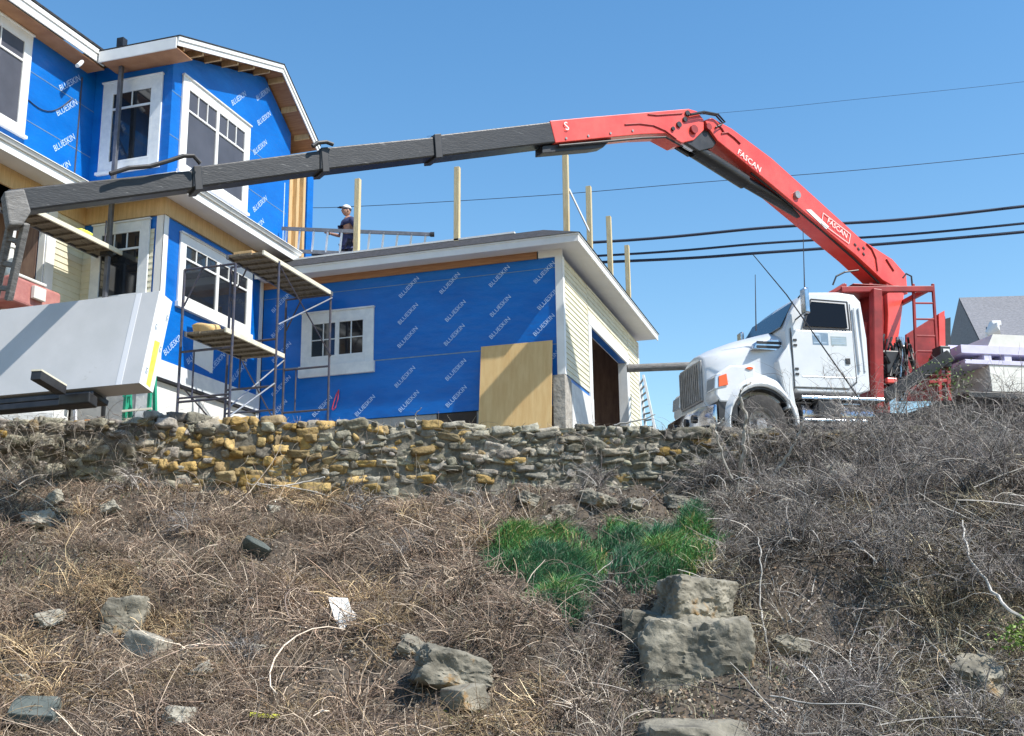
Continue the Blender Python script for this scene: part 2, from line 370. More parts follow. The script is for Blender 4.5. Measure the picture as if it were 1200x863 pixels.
for row in range(12):
    u = -10.2+g.uniform(0, .2)
    while u < 10.2:
        w = g.uniform(.07, .33)*(1.25 if row < 3 else 1.); top = np.interp(u+w/2, WTU, WTZ); bot = 3.34
        hh = (top-bot)/11.7; zc = bot+(row+.5)*hh+g.normal()*.03
        h = hh*g.uniform(.85, 1.6); dpt = g.uniform(.28, .42)
        if g.random() < .08: h *= 1.35; w *= 1.1
        p, f = rock(int(g.integers(1e6)), (w*1.08, dpt, h), 3, 4, .06, .50, 60.)
        p = p@rot(g.normal()*.12, g.normal()*.14, g.normal()*.12).T
        off = g.normal()*.028
        if row == 11: zc += g.uniform(-.035, .01)
        P_ = W(u+w/2, WV+off, zc)+p[:, :1]*RH+p[:, 1:2]*FH+p[:, 2:3]*np.array([0, 0, 1.])
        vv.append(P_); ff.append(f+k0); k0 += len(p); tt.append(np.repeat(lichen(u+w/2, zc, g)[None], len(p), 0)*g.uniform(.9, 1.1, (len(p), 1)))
        u += w*.96
for i in range(1500):     # small wedged chips in the joints
    u = g.uniform(-10, 10); top = np.interp(u, WTU, WTZ); zc = g.uniform(3.36, top-.02); w = g.uniform(.03, .11)
    p, f = rock(int(g.integers(1e6)), (w*1.3, w*1.5, w*.8), 2, 5, .05, .55, 40.); p = p@rot(*g.normal(size=3)*.4).T
    P_ = W(u, WV-.11+g.normal()*.02, zc)+p[:, :1]*RH+p[:, 1:2]*FH+p[:, 2:3]*np.array([0, 0, 1.])
    vv.append(P_); ff.append(f+k0); k0 += len(p); tt.append(np.repeat(lichen(u, zc, g)[None], len(p), 0)*.85)
np_mesh('stones', np.vstack(vv), np.vstack(ff), M['wallstone'], np.vstack(tt), wall)
mb = MB()
for i in range(40):
    u0, u1 = -10+i*.5, -9.5+i*.5; zt = np.interp((u0+u1)/2, WTU, WTZ)-.06
    mb.box3(W(u0, WV-.145, 3.0), RH*(u1-u0), FH*.39, (0, 0, zt-3.0))
mb.build('core', M['mortar'], wall)
def boulder(x, y, size, seed, m, label, cat='boulder', name='boulder', res=5, planes=10, rough=.04, rx=0, ry=0, rz=0, sink=.25, group=None, boxy=.55, dv=0, uvz=None, sharp=22.):
    u, v, z = uvz or hit(x, y)
    if size[0] > .24: CLEAR.append((u, v-size[1]*.5, size[0]*.5, size[1]*.85))
    p, f = rock(seed, size, res, planes, rough, boxy, sharp); p = p@rot(rx, ry, rz).T
    z0 = z-sink*size[2]+size[2]/2
    P_ = W(u, v+dv, z0)+p[:, :1]*RH+p[:, 1:2]*FH+p[:, 2:3]*np.array([0, 0, 1.])
    t = bpy.data.objects.new(name, None)
    o = np_mesh(name, P_, f, M[m], smooth=False)
    c = Vector([float(q) for q in W(u, v+dv, z0-size[2]/2)]); o.data.transform(Matrix.Translation(-c)); o.location = c
    bpy.data.objects.remove(t)
    o.data.polygons.foreach_set('use_smooth', np.ones(len(o.data.polygons), bool))
    try: o.data.set_sharp_from_angle(angle=R(32))
    except Exception: pass
    return tag(o, label, cat, group)

CLEAR = []
def not_clear(u, v, p=.8):
    d_ = (u-(.70+(v-11.1)*.74)+.16+.25*(vnoise(u*2.5, v*2.5, 77)-.5))/.24; k = ~((np.abs(d_) < 1) & (v > 9.8) & (v < 12.7) & (rng.random(len(u)) < .85))
    for (a, b, ru, rv) in CLEAR: k &= ~((((u-a)/ru)**2+((v-b)/rv)**2 < 1) & (rng.random(len(u)) < p))
    return k
def ground_z(u, v): return float(terr(np.array([u]), np.array([v]))[0])
boulder(0, 0, (1.02, .74, .90), 103, 'rock', 'largest grey boulder with a rust-brown right edge, middle of the stacked pile', res=6, planes=6, rough=.11, boxy=.62, rz=-.08, ry=.05, sharp=40., sink=0, uvz=(1.56, 10.35, .84))
boulder(0, 0, (.66, .58, .50), 107, 'rock', 'grey boulder resting on top of the largest one', res=6, planes=8, rough=.10, boxy=.56, rz=.5, ry=.10, sharp=20., sink=0, uvz=(1.60, 10.6, 1.60))
boulder(0, 0, (.95, .55, .36), 111, 'rock', 'flat grey slab at the bottom edge below the stacked boulders', res=5, planes=7, rough=.09, boxy=.60, rz=.1, sink=0, uvz=(1.36, 9.3, .56))
boulder(0, 0, (.36, .34, .40), 115, 'rock', 'small dark boulder wedged left of the stacked pile', res=5, rough=.04, sink=0, uvz=(1.15, 10.65, 1.42))
boulder(528, 800, (.66, .42, .36), 121, 'rock', 'angular grey rock half buried low in the middle of the slope', res=5, planes=7, rough=.12, boxy=.6, rz=.3, ry=.35, sink=.25)
boulder(545, 830, (.36, .30, .22), 122, 'rock', 'smaller grey rock just below the angular one', res=5, planes=6, rough=.04, sink=.2, rz=.8)
boulder(145, 745, (.42, .36, .40), 131, 'rock', 'upright grey-tan rock left of the slope centre', res=5, planes=6, boxy=.6, rough=.10, sink=.1, rz=.2)
boulder(172, 765, (.42, .30, .26), 132, 'pale_rock', 'pale rock leaning against the upright grey-tan rock', res=5, rough=.05, sink=.3, rz=-.4, ry=.3)
boulder(300, 655, (.32, .25, .07), 141, 'slate', 'flat dark green slate lying tilted on the brush', 'slate', 'slate_piece', res=5, planes=5, rough=.012, boxy=.6, rx=-.7, ry=.45, sink=-.9)
boulder(38, 852, (.46, .34, .12), 142, 'slate', 'large dark green slate slab at the bottom left corner', 'slate', 'slate_piece', res=5, planes=5, rough=.012, boxy=.6, rx=.45, rz=.3, sink=-.5)
for i, (x, y, s, lb) in enumerate(((62, 588, .20, 'pale stone under the left end of the wall'), (45, 612, .26, 'rounded pale stone beside the dark hollow at left'), (128, 598, .16, 'small white stone among vines below the wall at left'), (60, 727, .20, 'white stone above the lower left slope'),
        (320, 597, .13, 'small white stone below the yellow lichen'), (640, 610, .14, 'yellowish stone just above the green grass'), (700, 588, .34, 'long flat stone in the rubble ledge above the grass'),
        (660, 600, .28, 'grey stone in the rubble ledge left of the grass top'), (740, 592, .24, 'stone in the rubble ledge over the grass centre'), (795, 590, .3, 'flat stone at the right end of the rubble ledge'), (532, 590, .24, 'brown upright stone in the ledge left of the grass'),
        (620, 586, .26, 'squat stone at the left end of the rubble ledge'), (235, 790, .16, 'pale stone low on the left slope'), (210, 845, .18, 'rounded tan stone at the bottom left'), (300, 762, .11, 'small tan stone mid left slope'), (25, 800, .13, 'pale stone near the left edge low down'),
        (485, 760, .20, 'brown stone above the angular rock'), (925, 760, .22, 'dark stone right of the stacked boulders'), (1150, 800, .38, 'dark rock half hidden under brambles at lower right'), (985, 560, .30, 'tan stone showing through brambles below the truck step'),
        (1045, 562, .26, 'pale stone deep in the right brambles'), (1185, 520, .40, 'yellow-tan stone at the right edge of the brambles'))):
    if 'ledge' in lb: s *= .75
    m_ = 'pale_rock' if ('pale' in lb or 'white' in lb or 'tan' in lb or 'yellow' in lb) and 'ledge' not in lb else 'rock'
    boulder(x, y+s*20, (s*1.35, s*1.0, s*.8), 200+i, m_, lb, 'stone', 'stone', res=5, planes=9, rough=.15, sink=.25, boxy=random.uniform(.55, .72), rz=random.uniform(-1, 1), rx=random.uniform(-.5, .5), ry=random.uniform(-.5, .5))
CLEAR += [(1.6, 9.75, .6, .55), (1.5, 9.4, .5, .3)]
# ------------------------------------------------------------------ twigs, litter, grass
PAL = np.array([[.30, .265, .22], [.20, .165, .14], [.42, .38, .32], [.10, .08, .065], [.25, .195, .155], [.56, .51, .43], [.15, .125, .11]])
def strands(P0, D0, L, K, curl, r, tints, sag=0., taper=.5, ground=True):
    """many thin bent three-sided stems: returns verts, quads, tint"""
    N = len(P0); d = D0/np.linalg.norm(D0, axis=1)[:, None]; pts = [P0]; p = P0.copy()
    ax = rng.normal(size=(N, 3)); ax /= np.linalg.norm(ax, axis=1)[:, None]
    for k in range(K):
        if k % 2 == 0: ax = .5*ax+rng.normal(size=(N, 3))*.7
        d = d+np.cross(ax, d)*curl[:, None]; d[:, 2] -= sag; d /= np.linalg.norm(d, axis=1)[:, None]
        p = p+d*(L/K)[:, None]
        if ground:
            gz = terr(p@RH, p@FH)+.004; p[:, 2] = np.maximum(p[:, 2], gz)
        pts.append(p.copy())
    Q = np.stack(pts, 1); T = np.gradient(Q, axis=1); T /= np.maximum(np.linalg.norm(T, axis=2, keepdims=True), 1e-6)
    ref = np.array([.3, .2, .93]); n1 = np.cross(T, ref); n1 /= np.maximum(np.linalg.norm(n1, axis=2, keepdims=True), 1e-6); n2 = np.cross(T, n1)
    tp = (1-np.linspace(0, 1, K+1)*(1-taper))[None, :, None]
    rr = r[:, None, None]*tp
    rings = [Q+(n1*math.cos(a)+n2*math.sin(a))*rr for a in (0, 2.094, 4.189)]
    Vv = np.stack(rings, 2)                                     # N, K+1, 3, 3
    base = (np.arange(N)*(K+1)*3)[:, None, None]+(np.arange(K)*3)[None, :, None]
    j = np.arange(3)[None, None]; j2 = (j+1) % 3
    quads = np.stack([base+j, base+j2, base+j2+3, base+j+3], -1).reshape(-1, 4)
    tt = np.repeat(tints[:, None], (K+1)*3, 1).reshape(-1, 3)
    return Vv.reshape(-1, 3), quads, tt, Q
def merge(parts):
    k = 0; v, q, t = [], [], []
    for a in parts:
        v.append(a[0]); q.append(a[1]+k); t.append(a[2]); k += len(a[0])
    return np.vstack(v), np.vstack(q), np.vstack(t)
def surf(u, v, dz=0.):
    P_ = RH[None]*u[:, None]+FH[None]*v[:, None]; P_[:, 2] = terr(u, v)+dz; return P_
def view_uv(N, x0=-150, x1=1380, v0=8.6, v1=15.35):
    """points spread over the hillside, denser near the viewer like its share of the picture"""
    v = v0+(v1-v0)*rng.random(N)**1.0; u = (x0+(x1-x0)*rng.random(N)-600)/FOC*v*1.04
    return u, v
def brush(N, Lm, rm, K, hmax, curl, bright=1.0, flat=.35, x0=-150, x1=1380, v0=8.6, v1=15.3):
    u, v = view_uv(N, x0, x1, v0, v1)
    dens = vnoise(u*1.1+5, v*1.1+2, 31); keep = rng.random(N) < .05+1.2*sst(.32, .78, dens); 
    gp = in_grass(u, v); keep &= ~(gp & (rng.random(N) < .86))
    keep &= not_clear(u, v); u, v = u[keep], v[keep]; n = len(u); hw = .35+.65*sst(15.2, 13.6, v)
    P0 = surf(u, v, 0)+np.array([0, 0, 1.])*(hw*rng.random(n)**1.6*hmax*(.4+1.2*vnoise(u*2+7, v*2, 33)))[:, None]
    D = rng.normal(size=(n, 3)); D[:, 2] = np.abs(D[:, 2])*flat
    D += RH*(vnoise(u*.7, v*.7, 35)[:, None]-.5)*1.5
    L = Lm*rng.uniform(.5, 1.6, n); r = rm*rng.uniform(.6, 1.6, n)
    t = PAL[rng.integers(0, len(PAL), n)]*rng.uniform(.7, 1.35, (n, 1))*bright
    # patches differ: redder on the left slope, greyer on the right
    redd = sst(1.5, -.5, u)[:, None]; t = t*(1+redd*np.array([.10, -.01, -.09])+(1-redd)*np.array([-.12, -.08, .0]))
    t *= (.48+1.25*vnoise(u*1.1+2, v*1.3+8, 37))[:, None]
    return strands(P0, D, L, K, curl*rng.normal(size=n), r, t, sag=.05)[:3]
def clumps(N, ncl, Lm, rm, K, bright=1., v0=8.8, v1=15.2, rad=.16, up=.36):
    """brambles that start from rooted clumps, arch outwards and fall back"""
    cu, cv = view_uv(ncl, v0=v0, v1=v1); k = not_clear(cu, cv, 1.) & ~in_grass(cu, cv); cu, cv = cu[k], cv[k]
    i = rng.integers(0, len(cu), N); a = rng.random(N)*6.283; rr = rng.random(N)**.7*rad
    u = cu[i]+np.cos(a)*rr; v = cv[i]+np.sin(a)*rr; P0 = surf(u, v, 0)
    D = RH*np.cos(a)[:, None]+FH*np.sin(a)[:, None]+rng.normal(size=(N, 3))*.5; D[:, 2] = up+rng.random(N)*.9
    size = .6+.8*rng.random(len(cu)); tone = .55+1.2*rng.random(len(cu))**1.5; L = Lm*rng.uniform(.5, 1.5, N)*size[i]
    L *= .45+.55*sst(15.3, 14.0, v)
    t = PAL[rng.integers(0, len(PAL), N)]*rng.uniform(.65, 1.3, (N, 1))*bright*tone[i][:, None]*np.array([1., .96, .91])
    straw = (vnoise(u*1.7+4, v*1.9, 71) > .66)[:, None]; t = t*np.where(straw, np.array([1.25, 1.2, .95]), 1.)
    redd = sst(1.5, -.5, u)[:, None]; t = t*(1+redd*np.array([.08, -.02, -.08])+(1-redd)*np.array([-.12, -.06, .04]))
    return strands(P0, D, L, K, rng.normal(size=N)*.34, rm*rng.uniform(.6, 1.6, N), t, sag=.16)[:3]
GP = [hit(x, y)[:2] for x, y in ((572, 640), (576, 618), (622, 634), (660, 622), (740, 613), (830, 612), (850, 628), (815, 662), (775, 692), (715, 690), (690, 700), (655, 722), (628, 712), (606, 690), (578, 678))]
def in_poly(u, v, poly):
    c = np.zeros(len(u), bool); n = len(poly)
    for i in range(n):
        (x1, y1), (x2, y2) = poly[i], poly[(i+1) % n]
        s = ((y1 > v) != (y2 > v)) & (u < (x2-x1)*(v-y1)/(y2-y1+1e-12)+x1); c ^= s
    return c
def in_grass(u, v): return in_poly(u+.42*(vnoise(u*3.2, v*3.2, 40)-.5)+.12*(vnoise(u*11, v*11, 46)-.5), v+.34*(vnoise(u*3.2+9, v*3.2, 41)-.5)+.12*(vnoise(u*11, v*11+7, 47)-.5), GP)
# dead vine mat
parts = [brush(60000, .11, .0022, 3, .08, .42, .85, .4), brush(16000, .22, .0030, 5, .12, .38, 1.05, .4), brush(2600, .45, .0046, 6, .15, .34, 1.25, .4), brush(500, .8, .0075, 8, .18, .25, 1.25, .3),
         clumps(80000, 1040, .24, .0024, 5, .95), clumps(16000, 500, .36, .0036, 6, 1.15, rad=.10, up=.8)]
# vines over the stone wall and weeds along its top
n = 5200; u = rng.uniform(-9.5, 7.5, n); pk = sst(-4.2, -6.2, u)+sst(2.2, 3.4, u)*.8+.07+.25*(vnoise(u*2, u*0, 60) > .66); k = rng.random(n) < pk; u = u[k]; n = len(u)
zt_ = np.interp(u, WTU, WTZ); P0 = RH[None]*u[:, None]+FH[None]*(15.20-rng.random(n)*.06)[:, None]; P0[:, 2] = 3.45+(zt_-3.40)*rng.random(n)**.8
D = rng.normal(size=(n, 3))*.6-FH*.15; D[:, 2] -= .25
parts.append(strands(P0, D, rng.uniform(.12, .5, n), 6, rng.normal(size=n)*.3, rng.uniform(.0018, .0045, n), PAL[rng.integers(0, 7, n)]*rng.uniform(.7, 1.3, (n, 1)), sag=.10)[:3])
n = 4200; u = rng.uniform(-9.5, 9, n); k = rng.random(n) < .25+.8*vnoise(u*3, u*0+2, 61); u = u[k]; n = len(u); P0 = RH[None]*u[:, None]+FH[None]*(15.35+rng.random(n)*.45)[:, None]; P0[:, 2] = np.interp(u, WTU, WTZ)-.10
D = rng.normal(size=(n, 3))*.6; D[:, 2] = 1
parts.append(strands(P0, D, rng.uniform(.06, .24, n), 4, rng.normal(size=n)*.3, rng.uniform(.0016, .0034, n), PAL[rng.integers(0, 7, n)]*rng.uniform(.8, 1.4, (n, 1)), ground=False)[:3])
v_, q_, t_ = merge(parts)
tag(np_mesh('dead_vines', v_, q_, M['twig'], t_), 'tangled mat of dead brown vines and brambles covering the hillside', 'brush', kind='stuff')
# leaf litter
n = 90000; u, v = view_uv(n); P0 = surf(u, v, 0); P0[:, 2] += rng.random(n)*.05
A = rng.normal(size=(n, 3)); A[:, 2] *= .5; A /= np.linalg.norm(A, axis=1)[:, None]; B = np.cross(A, rng.normal(size=(n, 3))); B /= np.linalg.norm(B, axis=1)[:, None]
s = rng.uniform(.008, .024, n)[:, None]; A *= s; B *= s*.6
vv = np.stack([P0-A, P0+B, P0+A, P0-B], 1).reshape(-1, 3); qq = np.arange(4*n).reshape(n, 4)
LP = np.array([[.24, .16, .10], [.34, .26, .18], [.16, .11, .08], [.42, .36, .28], [.20, .17, .14]])
tt = np.repeat(LP[rng.integers(0, 5, n)]*rng.uniform(.6, 1.4, (n, 1)), 4, 0)
tag(np_mesh('leaf_litter', vv, qq, M['leaf'], tt), 'dry brown leaf litter scattered between the dead vines', 'leaf litter', kind='stuff')
# grass
def blades(u, v, h, w, cols, lean=.5, ldir=None):
    n = len(u); P0 = surf(u, v, -.01); a = rng.random(n)*6.283
    side = np.stack([np.cos(a), np.sin(a), 0*a], 1)*w[:, None]; L = rng.normal(size=(n, 3))*lean; L[:, 2] = 0
    if ldir is not None: L += ldir
    up = np.array([0, 0, 1.]); p1 = P0+(up+L*.25)*h[:, None]*.55; p2 = P0+(up*.86+L)*h[:, None]
    vv = np.stack([P0-side, P0+side, p1+side*.8, p1-side*.8, p2+side*.12, p2-side*.12], 1).reshape(-1, 3)
    b = np.arange(n)[:, None]*6; qq = np.vstack([b+np.array([[0, 1, 2, 3]]), b+np.array([[3, 2, 4, 5]])])
    return vv, qq, np.repeat(cols, 6, 0)
n = 110000; gu = np.array([p[0] for p in GP]); gv = np.array([p[1] for p in GP])
u = rng.uniform(gu.min()-.2, gu.max()+.2, n); v = rng.uniform(gv.min()-.2, gv.max()+.2, n)
cl = vnoise(u*4.2, v*4.2, 42); k = in_grass(u, v) & (rng.random(n) < .12+1.15*sst(.25, .75, cl)); u, v, cl = u[k], v[k], cl[k]; n = len(u)
c = np.array([.045, .16, .055])*rng.uniform(.5, 1.7, (n, 1)); r_ = rng.random(n); c[r_ < .13] = np.array([.20, .26, .12]); c[r_ > .93] = np.array([.36, .31, .19])
c[vnoise(u*2.2, v*2.2, 44) > .60] *= np.array([1.9, 1.5, .9]); c = c*(1+np.array([.0, .05, .5])*(vnoise(u*3, v*3, 45)[:, None]))
g1 = blades(u, v, rng.uniform(.07, .20, n)*(.35+1.4*cl), rng.uniform(.0028, .006, n), c, .42, RH*.22)
tag(np_mesh('green_grass', g1[0], g1[1], M['blade'], g1[2]), 'patch of fresh green grass below the middle of the stone wall', 'grass', kind='stuff')
n = 26000; u, v = view_uv(n); d = vnoise(u*.9+20, v*.9, 50); k = (rng.random(n) < sst(.5, .85, d)) & ~in_grass(u, v)
mid = (np.abs(u-.3) < 1.1) & (v > 10.5) & (v < 13); k |= mid & (rng.random(n) < .5)
u, v = u[k], v[k]; n = len(u); c = np.array([.42, .36, .23])*rng.uniform(.5, 1.2, (n, 1))
gr = rng.random(n) < .12; c[gr] = np.array([.12, .17, .05])
g2 = blades(u, v, rng.uniform(.06, .20, n), rng.uniform(.0016, .0032, n), c, .7)
tag(np_mesh('dry_grass', g2[0], g2[1], M['blade'], g2[2]), 'dry straw-coloured grass tufts on the slope', 'dry grass', kind='stuff')
# ------------------------------------------------------------------ building helpers
ex, ey, ez = np.array([1., 0, 0]), np.array([0, 1., 0]), np.array([0, 0, 1.])
def prints(mb, o, a, n, w, h, rowz, dx=.88, skip=(), size=.115, flip=1, phase=0., inside=None):
    """diagonal printed word on house wrap. o origin, a along wall, n outward normal, w x h region"""
    a, n, o = np.array(a, float), np.array(n, float), np.array(o, float)
    gg = np.random.default_rng(int(abs(o[0]*100+w*10)))
    for j, z in enumerate(rowz):
        x = .35+phase+(j % 4)*.0
        while x < w-.2:
            c = o+a*(x+gg.normal()*.035)+ez*(z+gg.normal()*.02)
            ok = .22 < x < w-.22 and z < h-.2
            for (x0, x1, z0, z1) in skip:
                if x0-.26 < x < x1+.26 and z0-.26 < z < z1+.26: ok = False
            if inside and not inside(x, z): ok = False
            if ok:
                ang = R(43); e1 = a*math.cos(ang)*flip+ez*math.sin(ang); e2 = -a*math.sin(ang)*flip+ez*math.cos(ang)
                if flip < 0: e1, e2 = -e1, e2
                put_text(mb, 'BLUESKIN', c+n*.004, e1, e2, size)
            x += dx
def window(parent, o, a, n, w, h, sashes=2, grid='top', trim=.11, sill=True, head=0., glass='glass', label=None, shaded=False, apron=0.):
    """o = lower left corner of the outer trim on the wall, a along the wall, n outward"""
    a, n, o = np.array(a, float), np.array(n, float), np.array(o, float)
    tm = 'grey_trim' if shaded else 'white'
    f = MB(); T = .035
    f.box3(o+n*.002, a*trim, ez*h, n*T); f.box3(o+a*(w-trim)+n*.002, a*trim, ez*h, n*T)
    f.box3(o+a*trim+ez*(h-trim)+n*.002, a*(w-2*trim), ez*trim, n*T)
    f.box3(o+a*trim+n*.002, a*(w-2*trim), ez*trim*.8, n*T)
    f.box3(o-a*.015+ez*h+n*.002, a*(w+.03), ez*.028, n*(T+.03))
    win = f.build('window', M[tm], parent, bevel=.004, label=label)
    if sill:
        s = MB().box3(o-a*.03-ez*(.045+apron)+n*.002, a*(w+.06), ez*(.05+apron), n*(T+.035)); s.build('sill', M[tm], win, bevel=.004)
    iw = (w-2*trim)/sashes
    for k in range(sashes):
        so_ = o+a*(trim+k*iw)+ez*trim*.8; sh = h-trim*1.8; fr = .045
        s = MB(); N0 = n*.012; TT = n*.026
        l = fr if k == 0 else fr*.9; r = fr if k == sashes-1 else fr*.9
        s.box3(so_+N0, a*l, ez*sh, TT); s.box3(so_+a*(iw-r)+N0, a*r, ez*sh, TT)
        s.box3(so_+a*l+N0, a*(iw-l-r), ez*fr, TT); s.box3(so_+a*l+ez*(sh-fr)+N0, a*(iw-l-r), ez*fr, TT)
        if grid == 'top':
            mz = sh*.70; s.box3(so_+a*l+ez*mz+N0, a*(iw-l-r), ez*.035, TT*.9)
            for q in (1, 2): s.box3(so_+a*(l+(iw-l-r)*q/3-.009)+ez*(mz+.035)+N0, a*.018, ez*(sh-fr-mz-.035), TT*.8)
        elif grid == 'top2':
            mz = sh*.74; s.box3(so_+a*l+ez*mz+N0, a*(iw-l-r), ez*.035, TT*.9)
            s.box3(so_+a*(l+(iw-l-r)/2-.009)+ez*(mz+.035)+N0, a*.018, ez*(sh-fr-mz-.035), TT*.8)
        elif grid == 'six':
            for q in (1, 2): s.box3(so_+a*(l+(iw-l-r)*q/3-.009)+ez*fr+N0, a*.018, ez*(sh-2*fr), TT*.8)
            s.box3(so_+a*l+ez*(sh*.72)+N0, a*(iw-l-r), ez*.03, TT*.9)
        elif grid == 'four':
            s.box3(so_+a*(iw/2-.009)+ez*fr+N0, a*.018, ez*(sh-2*fr), TT*.8)
            s.box3(so_+a*l+ez*(sh/2-.009)+N0, a*(iw-l-r), ez*.018, TT*.7)
        s.build('sash', 'white' if not shaded else 'grey_trim', win, bevel=.003)
        MB().box3(so_+a*l*.5+ez*fr*.5+n*.003, a*(iw-l*.5-r*.5), ez*(sh-fr), n*.011).build('pane', glass, win)
    return win

# ------------------------------------------------------------------ the blue house
XB, XA, YS, YN = -10.93, -12.51, 15.33, 20.55
house = thing('house', (-12.5, 16, 4.4), 'two storey house under construction wrapped in bright blue sheathing with white window trim', 'house')
# upper east gable wall with lapped wrap; roof line points (outer rake edge)
RK = [(14.86, 11.46), (18.34, 12.68), (19.95, 11.62)]
T = .14
def rake_z(y):
    (y0, z0), (y1, z1), (y2, z2) = RK
    return z0+(z1-z0)*(y-y0)/(y1-y0) if y < y1 else z1+(z2-z1)*(y-y1)/(y2-y1)
def wz(y): return rake_z(y)-.20
YU = 19.45          # end of the sheathing; beyond it bare framing
pts = [(XB, YS, 9.0), (XB, YU, 9.0), (XB, YU, wz(YU)), (XB, 18.34, wz(18.34)), (XB, YS, wz(YS))]
w_ = MB().prism(pts, (-T, 0, 0)).build('upper_wall', 'wrap', house)
pm = MB()
def ins(x, z): return z+9.0 < wz(YS+x)-.35 and YS+x < YU-.25
prints(pm, (XB, YS, 9.0), ey, ex, YU-YS, 4, [.30, .80, 1.45, 1.95, 2.6, 3.1], skip=[(.25, 2.55, .35, 2.2)], inside=ins, size=.145)
pm.build('printing', 'print', w_)
# taped seams and a wrinkled vertical strip
MB().box3((XB+.002, 19.25, 9.25), (0, .03, 0), (0, 0, 1.35), (.003, 0, 0)).build('tape', 'print', w_)
for z in (9.95, 10.75): MB().box3((XB+.002, YS, z), (0, YU-YS-.1, 0), (0, 0, .012), (.002, 0, 0)).build('sheet_lap', 'decal', w_)
# far corner framing and the blue strip
MB().box3((XB-.10, YU+.003, 8.75), (-.3, 0, 0), (0, .75, 0), (0, 0, 2.6)).build('framing', 'pine', house)
for y in (YU+.04, YU+.34, YU+.62): MB().box3((XB-.10+.002, y, 8.75), (.09, 0, 0), (0, .10, 0), (0, 0, 2.4)).build('stud', 'pine', house)
MB().box3((XB-.25, YU+.76, 8.6), (.26, 0, 0), (0, .26, 0), (0, 0, 2.9)).build('corner_wrap', 'wrap', house)
MB().box3((-13.5, 20.45, 4.5), (2.5, 0, 0), (0, .14, 0), (0, 0, 6.8)).build('rear_wall', 'wrap', house)
window(house, (XB, 15.60, 9.42), ey, ex, 2.24, 1.76, 2, 'top', trim=.15, glass='screen')
# south-facing jog wall
jw = MB().box3((XA-.1, YS, 8.8), (XB-XA+.1-T-.002, 0, 0), (0, T, 0), (0, 0, 2.62)).build('jog_wall', 'wrap', house)
pm = MB(); prints(pm, (XA, YS, 8.9), ex, -ey, 1.55, 2.6, [.4, 1.0, 1.6, 2.2], skip=[(.20, 1.40, .6, 2.15)], dx=1.2, size=.10); pm.build('printing', 'print', jw)
window(house, (XA+.20, YS, 9.42), ex, -ey, 1.20, 1.66, 1, 'top2', trim=.17, shaded=True)
# wing A east wall upper
aw = MB().box3((XA-T, 10.2, 8.8), (T, 0, 0), (0, YS-10.2, 0), (0, 0, 2.55)).build('wing_wall', 'wrap', house)
pm = MB(); prints(pm, (XA, 10.2, 9.0), ey, ex, YS-10.2, 2.4, [.25, .75, 1.35, 1.85], skip=[(1.9, 3.55, .4, 2.2)], dx=.80, size=.145, phase=.1)
pm.build('printing', 'print', aw)
MB().box3((XA+.002, 14.95, 9.0), (.003, 0, 0), (0, .035, 0), (0, 0, 2.1)).build('tape', 'steel', aw)
for z in (9.75, 10.6): MB().box3((XA+.002, 10.2, z), (0, YS-10.2, 0), (0, 0, .012), (.002, 0, 0)).build('sheet_lap', 'decal', aw)
window(house, (XA, 12.35, 9.45), ey, ex, 1.36, 1.74, 1, 'top2', trim=.13, glass='screen')
# roofs: main gable and wing, shingles over boarded soffit, white rake boards
OV = .40; XE = XB+OV
def slab(p, q, th, x0, x1):  # sloping slab between (y,z) points
    return [(x0, p[0], p[1]), (x0, q[0], q[1]), (x0, q[0], q[1]-th), (x0, p[0], p[1]-th)], (x1-x0, 0, 0)
a_, b_ = slab(RK[0], RK[1], .05, XE-.02, -18); r1 = MB().prism(a_, b_)
a_, b_ = slab(RK[1], RK[2], .05, XE-.02, -18); r1.prism(a_, b_)
RO = r1.build('roof', 'shingle', house)
l2 = [(RK[0][0]+.02, RK[0][1]-.055), (RK[1][0], RK[1][1]-.055), (RK[2][0]-.02, RK[2][1]-.055)]
u1 = MB()
for p, q in ((l2[0], l2[1]), (l2[1], l2[2])):
    a_, b_ = slab(p, q, .03, XE-.05, -17.9); u1.prism(a_, b_)
u1.build('roof_deck', 'cedar', RO)
lk = MB()
for i in range(9):
    y = 15.1+i*.56; 
    if y > 19.8: break
    z = rake_z(y)-.09
    MB().box3((XB+.002, y, z-.12), (OV-.06, 0, 0), (0, .04, 0), (0, 0, .115)).build('lookout', 'pine', RO)
rb = MB()
for p, q in ((RK[0], RK[1]), (RK[1], RK[2])):
    dz = .0
    rb.prism([(XE, p[0], p[1]-.002), (XE, q[0], q[1]-.002), (XE, q[0], q[1]-.17), (XE, p[0], p[1]-.17)], (-.022, 0, 0))
    rb.prism([(XE+.022, p[0], p[1]+.0), (XE+.022, q[0], q[1]+.0), (XE+.022, q[0], q[1]-.075), (XE+.022, p[0], p[1]-.075)], (-.0215, 0, 0))
rb.build('rake_board', 'white', RO, bevel=.003)
sh = MB()
for p, q in ((RK[0], RK[1]), (RK[1], RK[2])):
    sh.prism([(XE+.035, p[0]-.01, p[1]+.018), (XE+.035, q[0], q[1]+.018), (XE+.035, q[0], q[1]+.002), (XE+.035, p[0]-.01, p[1]+.002)], (-5.5, 0, 0))
sh.build('shingles', 'shingle', RO)
